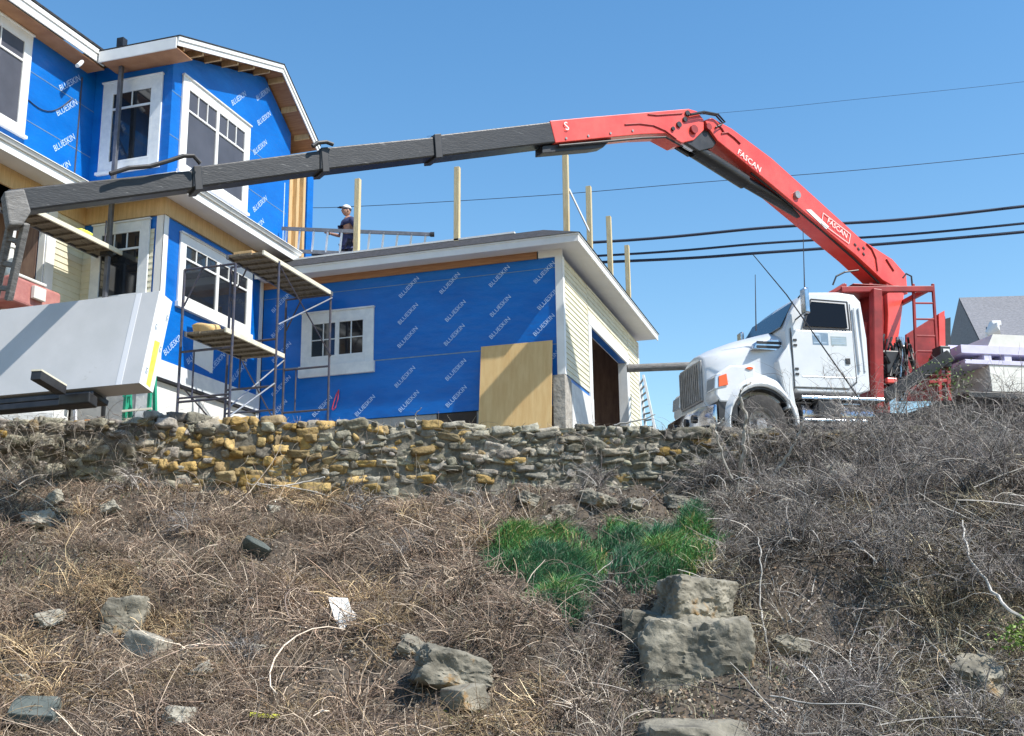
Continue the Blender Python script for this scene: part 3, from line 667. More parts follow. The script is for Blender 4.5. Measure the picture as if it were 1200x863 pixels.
# south eave fascia of the gable and the wing eave
MB().box(XE-.025, XA+.42, 14.86, 14.835, 11.44, 11.24).build('fascia', 'white', RO, bevel=.003)
MB().box(XE-.03, XA+.44, 14.87, YS-.002, 11.27, 11.255).build('soffit_boards', 'cedar', RO)
WE = XA+.38
MB().prism([(WE, 10, 11.42), (WE, 15.05, 11.48), (WE, 15.05, 11.28), (WE, 10, 11.22)], (-.025, 0, 0)).build('wing_fascia', 'white', house, bevel=.003)
MB().prism([(WE+.02, 10, 11.44), (WE+.02, 15.05, 11.50), (WE+.02, 15.05, 11.42), (WE+.02, 10, 11.36)], (-.0195, 0, 0)).build('drip_edge', 'white', house)
MB().box3((WE-.03, 10, 11.20), (-.36, 0, 0), (0, 5.1, 0.04), (0, 0, .02)).build('wing_soffit', 'cedar', house)
MB().prism([(WE+.03, 10, 11.45), (WE+.03, 15.2, 11.52), (WE-3.5, 15.2, 13.3), (WE-3.5, 10, 13.2)], (0, 0, .04)).build('wing_roof', 'shingle', house)
MB().tube([(WE-.10, 14.6, 11.16), (WE-.06, 14.5, 11.05), (WE-.02, 14.4, 10.97)], .035, 10).build('downpipe_stub', 'grey_trim', house)
for p, q in (((XA+.01, 13.75, 10.1), (XA+.02, 14.75, 10.6)),):
    MB().tube([V3(p).lerp(V3(q), t)-Vector((0, 0, .22*math.sin(math.pi*t))) for t in np.linspace(0, 1, 10)], .008, 6).build('loose_cable', 'blackm', house)
# belt cornice between the storeys: soffit, fascia, crown, shingled pent top, wood band beneath
CW = .50
def cornice(p, q, n, m0=0, m1=0):
    """p,q wall line ends (x,y); n outward; m0/m1 miter extension at each end (+1 outer corner, -1 inner)"""
    p, q, n = np.array([*p, 0.]), np.array([*q, 0.]), np.array([*n, 0.]); d = (q-p)/np.linalg.norm(q-p)
    def prof(w, z): return (p+n*w-d*w*m0+ez*z, q+n*w+d*w*m1+ez*z)
    def strip(mb, poly):
        A = [prof(w, z)[0] for w, z in poly]; B = [prof(w, z)[1] for w, z in poly]; mb.loft([A, B])
    a = MB(); strip(a, [(.0, 8.80), (CW-.025, 8.80), (CW-.025, 8.82), (0, 8.82)]); a.build('belt_soffit', 'soffit', house)
    b = MB(); strip(b, [(CW-.022, 8.76), (CW, 8.76), (CW, 8.90), (CW-.022, 8.90)]); strip(b, [(CW-.022, 8.902), (CW+.035, 8.902), (CW+.06, 8.955), (CW-.022, 8.955)])
    b.build('belt_fascia', 'white', house)
    c = MB(); strip(c, [(CW+.075, 8.958), (CW+.075, 8.972), (0.002, 9.24), (0.002, 9.20)]); c.build('belt_flashing', 'white' if n[0] else 'white', house)
    w = MB(); strip(w, [(.003, 8.50), (.045, 8.50), (.045, 8.798), (.003, 8.798)]); w.build('belt_header', 'pine', house)
cornice((XB, YS), (XB, 19.05), (1, 0), 1, 0)
cornice((XA, YS), (XB, YS), (0, -1), -1, 1)
cornice((XA, 10), (XA, YS), (1, 0), 0, -1)
# lower storey
lw = MB().box3((XB-T, YS, 6.04), (T, 0, 0), (0, 3.25, 0), (0, 0, 2.74)).build('lower_wall', 'wrap', house)
pm = MB(); prints(pm, (XB, YS, 6.04), ey, ex, 3.25, 2.4, [.35, .85, 1.5, 2.0], skip=[(.3, 3.0, 1.0, 2.5)], dx=.72, size=.145, phase=.05); pm.build('printing', 'print', lw)
MB().box3((XB+.002, 16.35, 6.2), (.004, 0, 0), (0, .62, -.06), (0, .0, .62)).build('torn_patch', 'white', lw)
window(house, (XB, 15.78, 7.12), ey, ex, 2.35, 1.22, 2, 'top', trim=.13, apron=.04)
MB().box3((XB+.035, 15.95, 8.36), (.0, .06, 0), (0, 1.9, 0.), (.06, 0, .001)).build('head_flashing', 'white', house)
MB().box3((XB-T-.01, YS-.03, 5.74), (T+.05, 0, 0), (0, 3.22, 0), (0, 0, .296)).build('sill_board', 'grey_trim', house, bevel=.004)
MB().box3((XB-T, YS, 5.70), (T+.06, 0, 0), (0, 3.2, 0), (0, 0, .035)).build('sill_flashing', 'blackm', house)
MB().box3((XB-.35, YS+.02, 4.0), (.33, 0, 0), (0, 3.3, 0), (0, 0, 1.69)).build('foundation', 'stucco', house)
MB().box3((XB-.13, YS-.022, 6.04), (.15, 0, 0), (0, .022, 0), (0, 0, 2.46)).build('corner_board', 'white', house, bevel=.003)
MB().box3((XB+.002, YS-.022, 6.04), (.02, 0, 0), (0, .13, 0), (0, 0, 2.46)).build('corner_board', 'white', house, bevel=.003)
MB().box3((XB+.002, 18.46, 5.3), (.025, 0, 0), (0, .10, 0), (0, 0, 3.2)).build('corner_board', 'white', house, bevel=.003)
# lower jog wall: yellow clapboard below, blue above, primed window
def clap(p, a, n, w, z0, z1, lap=.105):
    mb = MB(); p, a, n = np.array(p, float), np.array(a, float), np.array(n, float); z = z0
    while z < z1-1e-3:
        h = min(lap, z1-z); q = p+ez*(z-p[2])
        mb.prism([q+n*.003, q+n*.019, q+n*.007+ez*h, q+n*.003+ez*h], a*w); z += lap
    return mb
MB().box3((XA-.1, YS, 5.72), (XB-XA+.1-T-.002, 0, 0), (0, T, 0), (0, 0, 3.08)).build('jog_wall', 'wrap', house)
clap((XA, YS, 5.9), ex, -ey, 1.41, 5.9, 8.28).build('clapboards', 'siding', house)
window(house, (XA+.22, YS-.02, 7.02), ex, -ey, 1.12, 1.42, 1, 'top', trim=.14, shaded=True)
# lower wing wall: clapboard part, corner board and open porch
MB().box3((XA-T, 14.42, 5.6), (T, 0, 0), (0, YS-14.42, 0), (0, 0, 3.2)).build('wing_wall', 'wrap', house)
clap((XA, 14.62, 5.9), ey, ex, YS-14.63, 5.9, 8.50).build('clapboards', 'siding', house)
MB().box3((XA+.002, 14.42, 5.6), (.03, 0, 0), (0, .20, 0), (0, 0, 2.9)).build('corner_board', 'white', house, bevel=.003)
MB().box3((XA-.12, 14.40, 5.6), (.12, 0, 0), (0, .02, 0), (0, 0, 2.9)).build('corner_board', 'white', house, bevel=.003)
MB().box3((-16, 10, 5.55), (16+XA-.01, 0, 0), (0, 4.38, 0), (0, 0, .12)).build('porch_floor', 'concrete', house)
MB().box3((-16.2, 10, 5.0), (.2, 0, 0), (0, 4.38, 0), (0, 0, 3.8)).build('porch_wall', 'stud', house)
MB().box3((-16, 14.40, 5.6), (16+XA-T-.01, 0, 0), (0, .05, 0), (0, 0, 3.2)).build('porch_wall', 'stud', house)
MB().box3((-16, 10, 8.70), (16+XA, 0, 0), (0, 4.6, 0), (0, 0, .05)).build('porch_ceiling', 'pine', house)
pl = MB(); pc = at(13, 285, X=XA-.12)
for z0, z1, r0, r1 in ((5.67, 7.62, .055, .055), (7.62, 7.66, .075, .075), (7.66, 7.72, .055, .055), (7.72, 8.2, .055, .075), (8.2, 8.25, .09, .09), (8.25, 8.72, .075, .075)):
    pl.tube([(pc[0], pc[1], z0), (pc[0], pc[1], z1)], [r0, r1], 14)
pl.build('porch_post', 'white', house, smooth=True)
MB().box3((-16, 10.2, 4.0), (16+XA-.02, 0, 0), (0, 5.1, 0), (0, 0, 1.56)).build('foundation', 'stucco', house)
MB().box3((XA-.02, YS+.03, 4.0), (XB-XA-.34, 0, 0), (0, .15, 0), (0, 0, 1.71)).build('foundation', 'concrete', house)
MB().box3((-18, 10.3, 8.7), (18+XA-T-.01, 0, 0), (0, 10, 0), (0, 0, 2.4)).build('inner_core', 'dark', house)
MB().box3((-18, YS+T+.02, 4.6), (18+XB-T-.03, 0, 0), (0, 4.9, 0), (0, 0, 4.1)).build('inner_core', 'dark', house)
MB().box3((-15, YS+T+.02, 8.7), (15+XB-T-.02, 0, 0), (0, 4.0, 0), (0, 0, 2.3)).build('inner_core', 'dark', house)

# ------------------------------------------------------------------ garage
XG, YG, GE = -4.98, 18.58, 25.12
gar = thing('garage', (-8, 21, 4.5), 'single storey garage with dull blue sheathing, clapboard door end and flat deck roof', 'garage')
gw = MB().box3((XB+.03, YG, 5.46), (XG-XB-.035, 0, 0), (0, .15, 0), (0, 0, 2.66)).build('south_wall', 'wrap', gar)
pm = MB(); x0 = XB+.03
prints(pm, (x0, YG, 5.46), ex, -ey, 5.9, 2.8, [.28, .74, 1.42, 1.88, 2.40], dx=.87, skip=[(.85, 2.40, .90, 2.15)], size=.115, phase=.05); pm.build('printing', 'print', gw)
sm = MB(); sm.box3((x0, YG-.003, 6.52), (5.9, 0, 0), (0, 0, .02), (0, .002, 0)); sm.box3((x0, YG-.003, 7.92), (5.9, 0, 0), (0, 0, .012), (0, .002, 0)); sm.build('seam_tape', 'decal', gw)
MB().box3((x0, YG+.03, 4.2), (XG-XB-.4, 0, 0), (0, .22, 0), (0, 0, 1.25)).build('foundation', 'concrete', gar)
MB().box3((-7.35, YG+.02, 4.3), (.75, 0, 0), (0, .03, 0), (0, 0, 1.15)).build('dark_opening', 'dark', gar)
window(gar, (-10.06, YG, 6.52), ex, -ey, 1.48, 1.02, 2, 'four', trim=.17, shaded=True, apron=.16)
MB().box3((x0, YG-.03, 8.12), (XG-XB-.48, 0, 0), (0, .028, 0), (0, 0, .17)).build('frieze', 'cedar', gar)
MB().box3((XG-.42, YG-.035, 8.12), (.44, 0, 0), (0, .033, 0), (0, 0, .17)).build('frieze_return', 'white', gar)
MB().box3((XG-.115, YG-.03, 5.98), (.117, 0, 0), (0, .028, 0), (0, 0, 2.14)).build('corner_board', 'white', gar, bevel=.003)
MB().box3((XG+.003, YG-.03, 5.98), (.025, 0, 0), (0, .11, 0), (0, 0, 2.14)).build('corner_board', 'white', gar, bevel=.003)
pier = MB().box3((XG-.20, YG-.05, 4.0), (.225, 0, 0), (0, .42, 0), (0, 0, 1.97)).build('pier', 'stonepier', gar, bevel=.01)
MB().box3((XG-.15, YG+.42, 4.3), (.17, 0, 0), (0, 1.62, 0), (0, 0, 1.62)).build('plinth', 'stucco', gar)
# east wall with the door opening
DO0, DO1, DZ = 20.55, 23.75, 7.33
MB().box3((XG-.15, YG+.155, 5.9), (.15, 0, 0), (0, DO0-YG-.155, 0), (0, 0, 2.22)).build('east_wall', 'wrap', gar)
MB().box3((XG-.15, DO1, 4.3), (.15, 0, 0), (0, GE-DO1, 0), (0, 0, 3.82)).build('east_wall', 'wrap', gar)
MB().box3((XG-.15, DO0+.002, DZ), (.15, 0, 0), (0, DO1-DO0-.004, 0), (0, 0, .79)).build('east_wall', 'wrap', gar)
clap((XG, YG+.085, 6.0), ey, ex, DO0-YG-.085-.22, 6.0, 8.12, .10).build('clapboards', 'siding', gar)
clap((XG, DO0-.215, 7.56), ey, ex, DO1-DO0+.43, 7.56, 8.12, .10).build('clapboards', 'siding', gar)
clap((XG, DO1+.22, 4.9), ey, ex, GE-DO1-.34, 4.9, 8.12, .10).build('clapboards', 'siding', gar)
MB().box3((XG+.003, GE-.12, 4.9), (.028, 0, 0), (0, .12, 0), (0, 0, 3.2)).build('corner_board', 'white', gar)
dt = MB().box3((XG-.17, DO0-.21, 4.6), (.20, 0, 0), (0, .22, 0), (0, 0, DZ-4.6)); dt.box3((XG-.17, DO1-.02, 4.6), (.20, 0, 0), (0, .23, 0), (0, 0, DZ-4.6))
dt.box3((XG-.17, DO0-.21, DZ+.002), (.205, 0, 0), (0, DO1-DO0+.42, 0), (0, 0, .22)); dt.build('door_trim', 'white', gar, bevel=.004)
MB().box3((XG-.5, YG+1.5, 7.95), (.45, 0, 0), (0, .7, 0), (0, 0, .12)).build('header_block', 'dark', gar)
# interior
MB().box3((XB+.1, GE-.15, 4.3), (XG-XB-.12, 0, 0), (0, .15, 0), (0, 0, 3.8)).build('north_wall', 'stud', gar)
MB().box3((XB+.1, YG+.16, 4.3), (.1, 0, 0), (0, GE-YG-.33, 0), (0, 0, 3.8)).build('inner_wall', 'stud', gar)
MB().box3((XB+.22, YG+.17, 8.0), (XG-XB-.38, 0, 0), (0, GE-YG-.34, 0), (0, 0, .1)).build('ceiling', 'stud', gar)
MB().box3((XB+.22, YG+.17, 4.72), (XG-XB-.3, 0, 0), (0, GE-YG-.34, 0), (0, 0, .06)).build('floor_slab', 'concrete', gar)
# eaves: soffit, fascia, shingled skirt up to a flat deck
GO = .42; E0, E1 = YG-GO, GE+GO*.9; EX = XG+GO
sf = MB().prism([(XB+.05, E0+.03, 8.25), (EX-.03, E0+.03, 8.25), (EX-.03, E1-.03, 8.25), (XB+.05, E1-.03, 8.25)], (0, 0, .02)); sf.build('soffit', 'soffit', gar)
fa = MB(); fa.box(XB+.05, EX, E0, E0+.024, 8.22, 8.36); fa.box(EX-.024, EX, E0+.026, E1, 8.22, 8.36); fa.build('fascia', 'white', gar, bevel=.003)
dr = MB(); dr.box(XB+.05, EX+.012, E0-.012, E0-.001, 8.34, 8.37); dr.box(EX+.001, EX+.012, E0, E1, 8.34, 8.37); dr.build('drip_edge', 'white', gar)
DX, DY0, DY1 = XG-.05, YG+.28, GE-.2
sk = MB(); lo = [(XB+.05, E0-.03, 8.372), (EX+.03, E0-.03, 8.372), (EX+.03, E1+.02, 8.372), (XB+.05, E1+.02, 8.372)]
hi = [(XB+.05, DY0, 8.76), (DX-.35, DY0, 8.76), (DX-.35, DY1, 8.76), (XB+.05, DY1, 8.76)]
sk.loft([lo, hi]); sk.build('roof', 'shingle', gar)
de = MB(); de.box(XB+.06, DX-.9, DY0-.03, DY0+.6, 8.755, 8.79); de.build('deck_edge', 'white', gar)
PX = [(-9.11, 18.90), (-7.05, 18.88), (-4.97, 19.0), (-4.94, 20.64), (-4.93, 22.40), (-4.97, 24.35)]
for i, (x, y) in enumerate(PX):
    zt = 10.22 if i else 10.28; zb = 8.50 if i < 2 else 8.44
    rv = rng.normal()*.012
    MB().box3((x-.065, y-.05, zb), (.10, 0, 0), (0, .10, 0), (rv, 0, zt-zb)).build('post', 'lumber', gar, bevel=.004)
br = MB().bar((-4.93, 19.05, 9.55), (-4.93, 20.5, 9.25), .02, .05); br.build('brace', 'white', gar)
ps = thing('plywood_sheet', (-5.8, 18.3, 4.6), 'tan plywood sheet with knots leaning against the blue garage wall', 'plywood')
MB().box3((-6.47, 18.30, 4.72), (1.31, .0, 0), (.0, .22, 1.86), (0, -.019, .004)).build('sheet', 'ply', ps)
# ------------------------------------------------------------------ crane truck
A0 = np.array([-.44, 19.70, 0]); TY = R(12)
TS = RH*math.cos(TY)+FH*math.sin(TY); TN = np.array([-TS[1], TS[0], 0]); TG = 4.45
def TT(s, t, z):
    s = -2.34+(s+2.34)*.935 if -.85 <= s < 1 else -.947+(s+.85)*.88 if s < -.85 else (s-.217 if s < 1.9 else s)
    return A0+TS*s+TN*t+ez*z
truck = thing('crane_truck', TT(0, 1.2, TG), 'white cab truck carrying a red knuckle boom crane reaching over the garage', 'truck')
def tb(s0, s1, t0, t1, z0, z1): return (TT(s0, t0, z0), TS*(s1-s0), TN*(t1-t0), ez*(z1-z0))
def tpoly(mb, pts, t0, t1): return mb.prism([TT(s, t0, z) for s, z in pts], TN*(t1-t0))
WD = 2.12
# cab shell: rings across the width for tumblehome
prof = [(-.80, 5.60), (-.86, 6.10), (-.85, 6.62), (-.68, 6.95), (-.47, 7.20), (-.30, 7.30), (.30, 7.33), (.62, 7.30), (.73, 7.18), (.76, 6.5), (.74, 5.58), (.55, 5.52), (-.7, 5.52)]
rings = []
for t, k, dz in ((0.0, .0, -.03), (.03, 1, 0), (.5, 1, .03), (WD/2, 1, .045), (WD-.5, 1, .03), (WD-.03, 1, 0), (WD, 0, -.03)):
    r_ = []
    for s, z in prof:
        tt_ = t
        tum = .07*max(0, (z-6.5))/.8
        tt_ = t+tum*(1 if t < WD/2 else -1)*(abs(t-WD/2)/(WD/2))
        zz = z+(dz if z > 7 else 0); ss = s*(1 if k else .975)
        r_.append(TT(ss, tt_, zz))
    rings.append(r_)
MB().loft(rings).build('cab', 'cab', truck, bevel=.03, seg=3, smooth=True)
# windscreen: two dark panels and side glass
def tq(pts, th=.012):
    mb = MB(); P_ = [V3(TT(*p)) for p in pts]; n = (P_[1]-P_[0]).cross(P_[2]-P_[0]).normalized()
    if n.dot(V3(TT(0, WD/2, 6.8))-P_[0]) > 0: n = -n
    return mb.prism([p+n*.004 for p in P_], n*th)
ws = tq([(-.865, .14, 6.66), (-.865, WD-.14, 6.66), (-.545, WD-.20, 7.15), (-.545, .20, 7.15)]); ws.build('windscreen', 'glass', truck, bevel=.004)
win = tq([(-.47, .01, 6.66), (.385, .01, 6.66), (.385, .045, 7.10), (-.28, .045, 7.12)], .010); win.build('side_window', 'cabglass', truck, bevel=.012, seg=3)
wf = MB()
for a, b in (((-.50, 6.63), (.42, 6.63)), ((.42, 6.63), (.42, 7.13)), ((.42, 7.13), (-.30, 7.15)), ((-.30, 7.15), (-.50, 6.63))):
    wf.bar(TT(a[0], .05*max(0, a[1]-6.6)-.012, a[1]), TT(b[0], .05*max(0, b[1]-6.6)-.012, b[1]), .022, .022, up=TN)
wf.build('window_seal', 'blackm', truck)
# door panel standing 8 mm proud with a shadow gap
dp = MB(); tpoly(dp, [(-.74, 5.60), (-.74, 6.58), (.46, 6.60), (.46, 5.72), (.30, 5.60)], -.004, -.016)
door = dp.build('door', 'cab', truck, bevel=.008)
MB().box3(*tb(.28, .36, -.035, -.017, 6.02, 6.12)).build('door_handle', 'blackm', door, bevel=.004)
gp = MB()
for a, b in (((-.755, 5.56), (-.755, 6.62)), ((.475, 5.70), (.475, 7.1)), ((-.75, 5.585), (.31, 5.585)), ((.31, 5.585), (.475, 5.71))):
    gp.bar(TT(a[0], -.004+.0*a[1], a[1]), TT(b[0], -.004 if b[1] < 6.9 else .03, b[1]), .012, .012, up=TN)
gp.build('door_gap', 'blackm', truck)
for z in (5.80, 6.30):
    for dz in (0, .09): MB().box3(*tb(-.72, -.66, -.03, -.0165, z+dz, z+dz+.035)).build('hinge', 'blackm', door)
d1 = MB().box3(*tb(-.34, -.05, -.0185, -.0165, 6.34, 6.55)); d1.build('decal', 'decal', door)
lt = MB(); lt.box3(*tb(-.335, -.215, -.0197, -.0190, 6.50, 6.535)); lt.box3(*tb(-.20, -.185, -.0197, -.0190, 6.36, 6.53)); lt.box3(*tb(-.16, -.07, -.0197, -.0190, 6.37, 6.385)); lt.box3(*tb(-.32, -.22, -.0197, -.0190, 6.37, 6.385)); lt.build('decal_lettering', 'lens', door)
d2 = MB().box3(*tb(.02, .31, -.0185, -.0165, 6.34, 6.50)); d2.build('decal', 'decal2', door)
lt = MB()
for k, z in enumerate((6.46, 6.42, 6.38)): lt.box3(*tb(.04, .29, -.0197, -.0190, z-.006, z+.006))
lt.build('decal_lettering', 'lens', door)
# ribs on the cab rear quarter
rq = MB()
for s in (.56, .66): rq.bar(TT(s, -.012, 5.9), TT(s+.0, .03, 7.05), .03, .02, up=TN)
rq.bar(TT(-.6, -.018, 5.78), TT(.44, -.018, 5.78), .015, .012, up=TN)
rq.build('pressed_ribs', 'cab', truck, bevel=.006)
# hood: rounded loft, fenders with wheel arch, grille, lamps
def hsec(s, w, z0, z1, c=.16, crown=.06):
    pts = []; h = w/2; cx = WD/2
    raw = [(-h, z0), (-h, z1-c*1.3), (-h+c*.35, z1-c*.5), (-h+c, z1-.02), (-h*.45, z1+crown*.6), (0, z1+crown), (h*.45, z1+crown*.6), (h-c, z1-.02), (h-c*.35, z1-c*.5), (h, z1-c*1.3), (h, z0)]
    return [TT(s, cx+x, z) for x, z in raw]
MB().loft([hsec(-2.34, 1.10, 5.30, 6.12, .14, .06), hsec(-2.28, 1.22, 5.28, 6.22, .18, .08), hsec(-2.0, 1.38, 5.3, 6.33, .20, .10), hsec(-1.5, 1.56, 5.3, 6.47, .22, .13), hsec(-1.1, 1.74, 5.3, 6.55, .24, .15), hsec(-.82, 1.90, 5.4, 6.60, .24, .16)]).build('hood', 'cab', truck, bevel=.02, smooth=True)
def fender(t0, sgn, name='fender'):
    # sweep a section along the arch so that the flare rolls over the wheel
    WC = -1.42; WZ = TG+.50; rings = []
    for a in np.linspace(-12, 192, 19):
        ca, sa = math.cos(R(a)), math.sin(R(a)); ri = .64; ro = .73+.10*sa
        rings.append([TT(WC+ca*ri*1.02, t0+sgn*.0, WZ+sa*ri), TT(WC+ca*(ri+.03)*1.02, t0-sgn*.02, WZ+sa*(ri+.05)), TT(WC+ca*ro*1.02, t0+sgn*.05, WZ+sa*ro),
                      TT(WC+ca*(ro+.06), t0+sgn*.30, WZ+sa*(ro+.12)), TT(WC+ca*(ro+.04), t0+sgn*.58, WZ+sa*(ro+.16)), TT(WC+ca*ri, t0+sgn*.58, WZ+sa*ri)])
    f = MB().loft(rings)
    return f.build(name, 'cab', truck, bevel=.01, smooth=True)
fender(.0, 1); fender(WD, -1)
for ta, tb_ in ((.03, .60), (WD-.60, WD-.03)):
    wwl = MB(); wwl.loft([[TT(-1.42+math.cos(a)*r_*1.02, t_, TG+.50+math.sin(a)*r_) for r_, t_ in ((.635, ta), (.635, tb_), (.60, tb_), (.60, ta))] for a in np.linspace(-.15, math.pi+.15, 18)]); wwl.box3(*tb(-2.1, -.75, tb_-.02 if ta < 1 else ta, tb_ if ta < 1 else ta+.02, 4.95, 5.60)); wwl.build('wheel_well', 'blackm', truck)
    MB().box3(*tb(-2.28, -1.95, ta+.02, tb_, 5.0, 5.50)).build('shade_panel', 'blackm', truck)  # black panel added as the shadow between bumper and fender
for t0, sg in ((.0, 1), (WD, -1)):
    # front corner that carries the lamp, and the lower rear skirt by the door
    c = MB(); a, b = sorted((t0+sg*.04, t0+sg*.56))
    tpoly(c, [(-2.26, 5.30), (-2.34, 5.42), (-2.30, 5.78), (-2.0, 5.95), (-1.5, 5.97), (-1.5, 5.62), (-1.86, 5.52), (-2.06, 5.30)], a, b)
    c.build('fender_front', 'cab', truck, bevel=.04, seg=3, smooth=True)
    c = MB(); a, b = sorted((t0+sg*.0, t0+sg*.34))
    tpoly(c, [(-.98, 5.62), (-1.05, 6.04), (-.80, 6.35), (-.78, 5.62), (-.74, 5.25), (-.90, 5.22), (-.93, 5.45)], a, b)
    c.build('cowl_side', 'cab', truck, bevel=.02, seg=2, smooth=True)
    hl = MB(); a, b = sorted((t0-sg*.0+sg*.03, t0+sg*.40)); tpoly(hl, [(-2.355, 5.52), (-2.33, 5.74), (-2.20, 5.80), (-2.18, 5.55)], a, b)
    hl.build('headlamp', 'lens', truck, bevel=.015)
    al = MB(); a, b = sorted((t0+sg*.012, t0+sg*.029)); tpoly(al, [(-2.27, 5.56), (-2.26, 5.74), (-2.10, 5.79), (-2.08, 5.60)], a, b); al.build('indicator', 'amber', truck, bevel=.006)
gr = MB().box3(*tb(-2.385, -2.34, WD/2-.50, WD/2+.50, 5.42, 6.14)); gr.build('grille_surround', 'rim', truck, bevel=.02)
gi = MB()
for k in range(11):
    t = WD/2-.45+k*.09; gi.box3(*tb(-2.408, -2.387, t-.022, t+.022, 5.46, 6.09))
gi.build('grille', 'rim', truck)
vent = MB(); tpoly(vent, [(-1.46, 6.27), (-1.38, 6.40), (-.92, 6.46), (-.86, 6.36), (-.94, 6.25)], WD/2-.90, WD/2-.70)
vent.build('hood_vent', 'chrome', truck, bevel=.01)
v2 = MB()
for z in (6.29, 6.365): v2.box3(*tb(-1.38, -.93, WD/2-.91, WD/2-.902, z, z+.045))
v2.build('vent_slots', 'blackm', truck)
eb = MB(); tpoly(eb, [(-1.70, 5.90), (-1.62, 5.93), (-1.54, 5.90), (-1.62, 5.87)], .02, .04); eb.build('badge', 'amber', truck)
# bumper, steps, tank, chassis
bp_ = MB(); bp_.loft([[TT(s, t, z) for s, z in ((-2.60+c, 4.92), (-2.64+c, 5.08), (-2.60+c, 5.26), (-2.34, 5.26), (-2.34, 4.92))] for t, c in ((-.02, .22), (.25, .05), (WD/2, 0), (WD-.25, .05), (WD+.02, .22))])
bp_.build('bumper', 'chrome', truck, bevel=.02, smooth=True)
for t in (.42, .78, WD-.42, WD-.78): MB().tube([TT(-2.655, t, 5.08), TT(-2.57, t, 5.08)], .07, 14).build('tow_hook', 'blackm', truck)
stp = MB(); stp.box3(*tb(-.62, .90, .0, .35, 5.40, 5.45)); stp.box3(*tb(-.60, .55, -.02, .30, 5.02, 5.06)); stp.build('step', 'chrome', truck, bevel=.008)
MB().tube([TT(-.55, .36, 5.16), TT(.85, .36, 5.16)], .235, 20).build('fuel_tank', 'chrome', truck, smooth=True)
MB().box3(*tb(-.3, .1, .02, .3, 5.07, 5.39)).build('battery_box', 'blackm', truck, bevel=.01)
ch = MB(); ch.box3(*tb(-2.3, 7.6, .72, .80, 5.05, 5.35)); ch.box3(*tb(-2.3, 7.6, WD-.80, WD-.72, 5.05, 5.35)); ch.box3(*tb(-2.1, -1.0, .62, WD-.62, 4.9, 5.5)); ch.build('chassis', 'blackm', truck)
def wheel(s, t, dual=False, front=False):
    r, wd = .51, .28; sg = -1 if t < WD/2 else 1
    prof = [(.28, -.14), (.44, -.14), (.495, -.11), (.51, -.05), (.51, .05), (.495, .11), (.44, .14), (.28, .14)]
    rings = [[TT(s+math.cos(a)*q[0], t+q[1], TG+.51+math.sin(a)*q[0]) for q in prof] for a in np.linspace(0, 2*math.pi, 33)[:-1]]
    mb = MB(); mb.loft(rings+[rings[0]], cap=False); wobj = mb.build('wheel', 'rubber', truck, smooth=True)
    mb = MB(); rp = [(.285, .13), (.27, .125), (.24, .02 if front else -.02), (.12, .0), (.10, .09), (.001, .10)]
    rings = [[TT(s+math.cos(a)*q[0], t+sg*q[1], TG+.51+math.sin(a)*q[0]) for q in rp] for a in np.linspace(0, 2*math.pi, 29)]
    n_ = len(rp); vs_l = [p for r_ in rings for p in r_]
    mb.add(vs_l, [(k*n_+i, k*n_+i+1, (k+1)*n_+i+1, (k+1)*n_+i) for k in range(28) for i in range(n_-1)])
    mb.build('rim', 'rim', wobj, smooth=True)
    nb = MB()
    for k in range(10):
        a = k*.628; nb.tube([TT(s+math.cos(a)*.16, t+sg*.0, TG+.51+math.sin(a)*.16), TT(s+math.cos(a)*.16, t+sg*.045, TG+.51+math.sin(a)*.16)], .016, 6)
    nb.build('wheel_nuts', 'blackm', wobj)
for s, f in ((-1.42, True), (4.6, False), (5.95, False)):
    for t in (.16, WD-.16): wheel(s, t, front=f)
MB().box3(*tb(-2.0, -.95, .5, WD-.5, 5.0, 5.9)).build('engine_bay', 'blackm', truck)
# mirrors, aerials, marker lamps
mr = MB(); mr.box3(TT(-.60, -.34, 6.80), TS*.10+TN*.03, TN*.20, ez*.46); mobj = mr.build('mirror', 'chrome', truck, bevel=.03, seg=3)
ma = MB(); ma.tube([TT(-.62, .04, 6.78), TT(-.57, -.24, 6.84)], .013, 8); ma.tube([TT(-.52, .06, 7.18), TT(-.55, -.24, 7.22)], .013, 8); ma.build('mirror_arm', 'blackm', mobj)
mr = MB(); mr.box3(TT(-.66, WD+.14, 6.72), TS*.08, TN*.20, ez*.44); mobj = mr.build('mirror', 'chrome', truck, bevel=.03, seg=3)
fm = MB(); q = TT(-1.55, .12, 6.02); fm.tube([TT(-1.30, .30, 6.15), TT(-1.28, .12, 6.52)], .010, 6)
fa_ = at(885, 322, D=19.2); fb_ = at(886, 388, D=19.2)
MB().tube([fb_, fa_], [.012, .006], 6).build('aerial', 'steel', truck)
fa_ = at(941, 268, D=19.3); fb_ = at(943, 345, D=19.3); MB().tube([fb_, fa_], [.012, .006], 6).build('aerial', 'steel', truck)
MB().tube([at(882, 298, D=18.6), at(922, 346, D=18.6), at(1010, 472, D=18.5)], [.007, .010, .012], 6).build('whip', 'blackm', truck)
ex_ = MB(); ex_.tube([TT(.90, WD-.12, 5.6), TT(.90, WD-.12, 7.5)], .07, 12); ex_.build('exhaust_stack', 'chrome', truck, smooth=True)

# ---- crane: mast, frame, boom. Boom lies in one vertical plane from the mast to the tip
BT = at(1045, 440, D=20.6); BE = at(25, 235, D=12.8)
bd = BE-BT; bd[2] = 0; bL = np.linalg.norm(bd); bd /= bL; bn = np.array([-bd[1], bd[0], 0])
if bn@FH < 0: bn = -bn                       # away from the viewer
def onb(x, y, off=0.):
    r = ray(x, y); t = ((BT+bn*off-CAM)@bn)/(r@bn); return CAM+r*t
def bplate(pts, off, th, name, m, parent=truck, bevel=.012, **k):
    P_ = [onb(x, y, 0)+bn*off for x, y in pts]; return MB().prism(P_, bn*th).build(name, m, parent, bevel=bevel, **k)
BW = .42
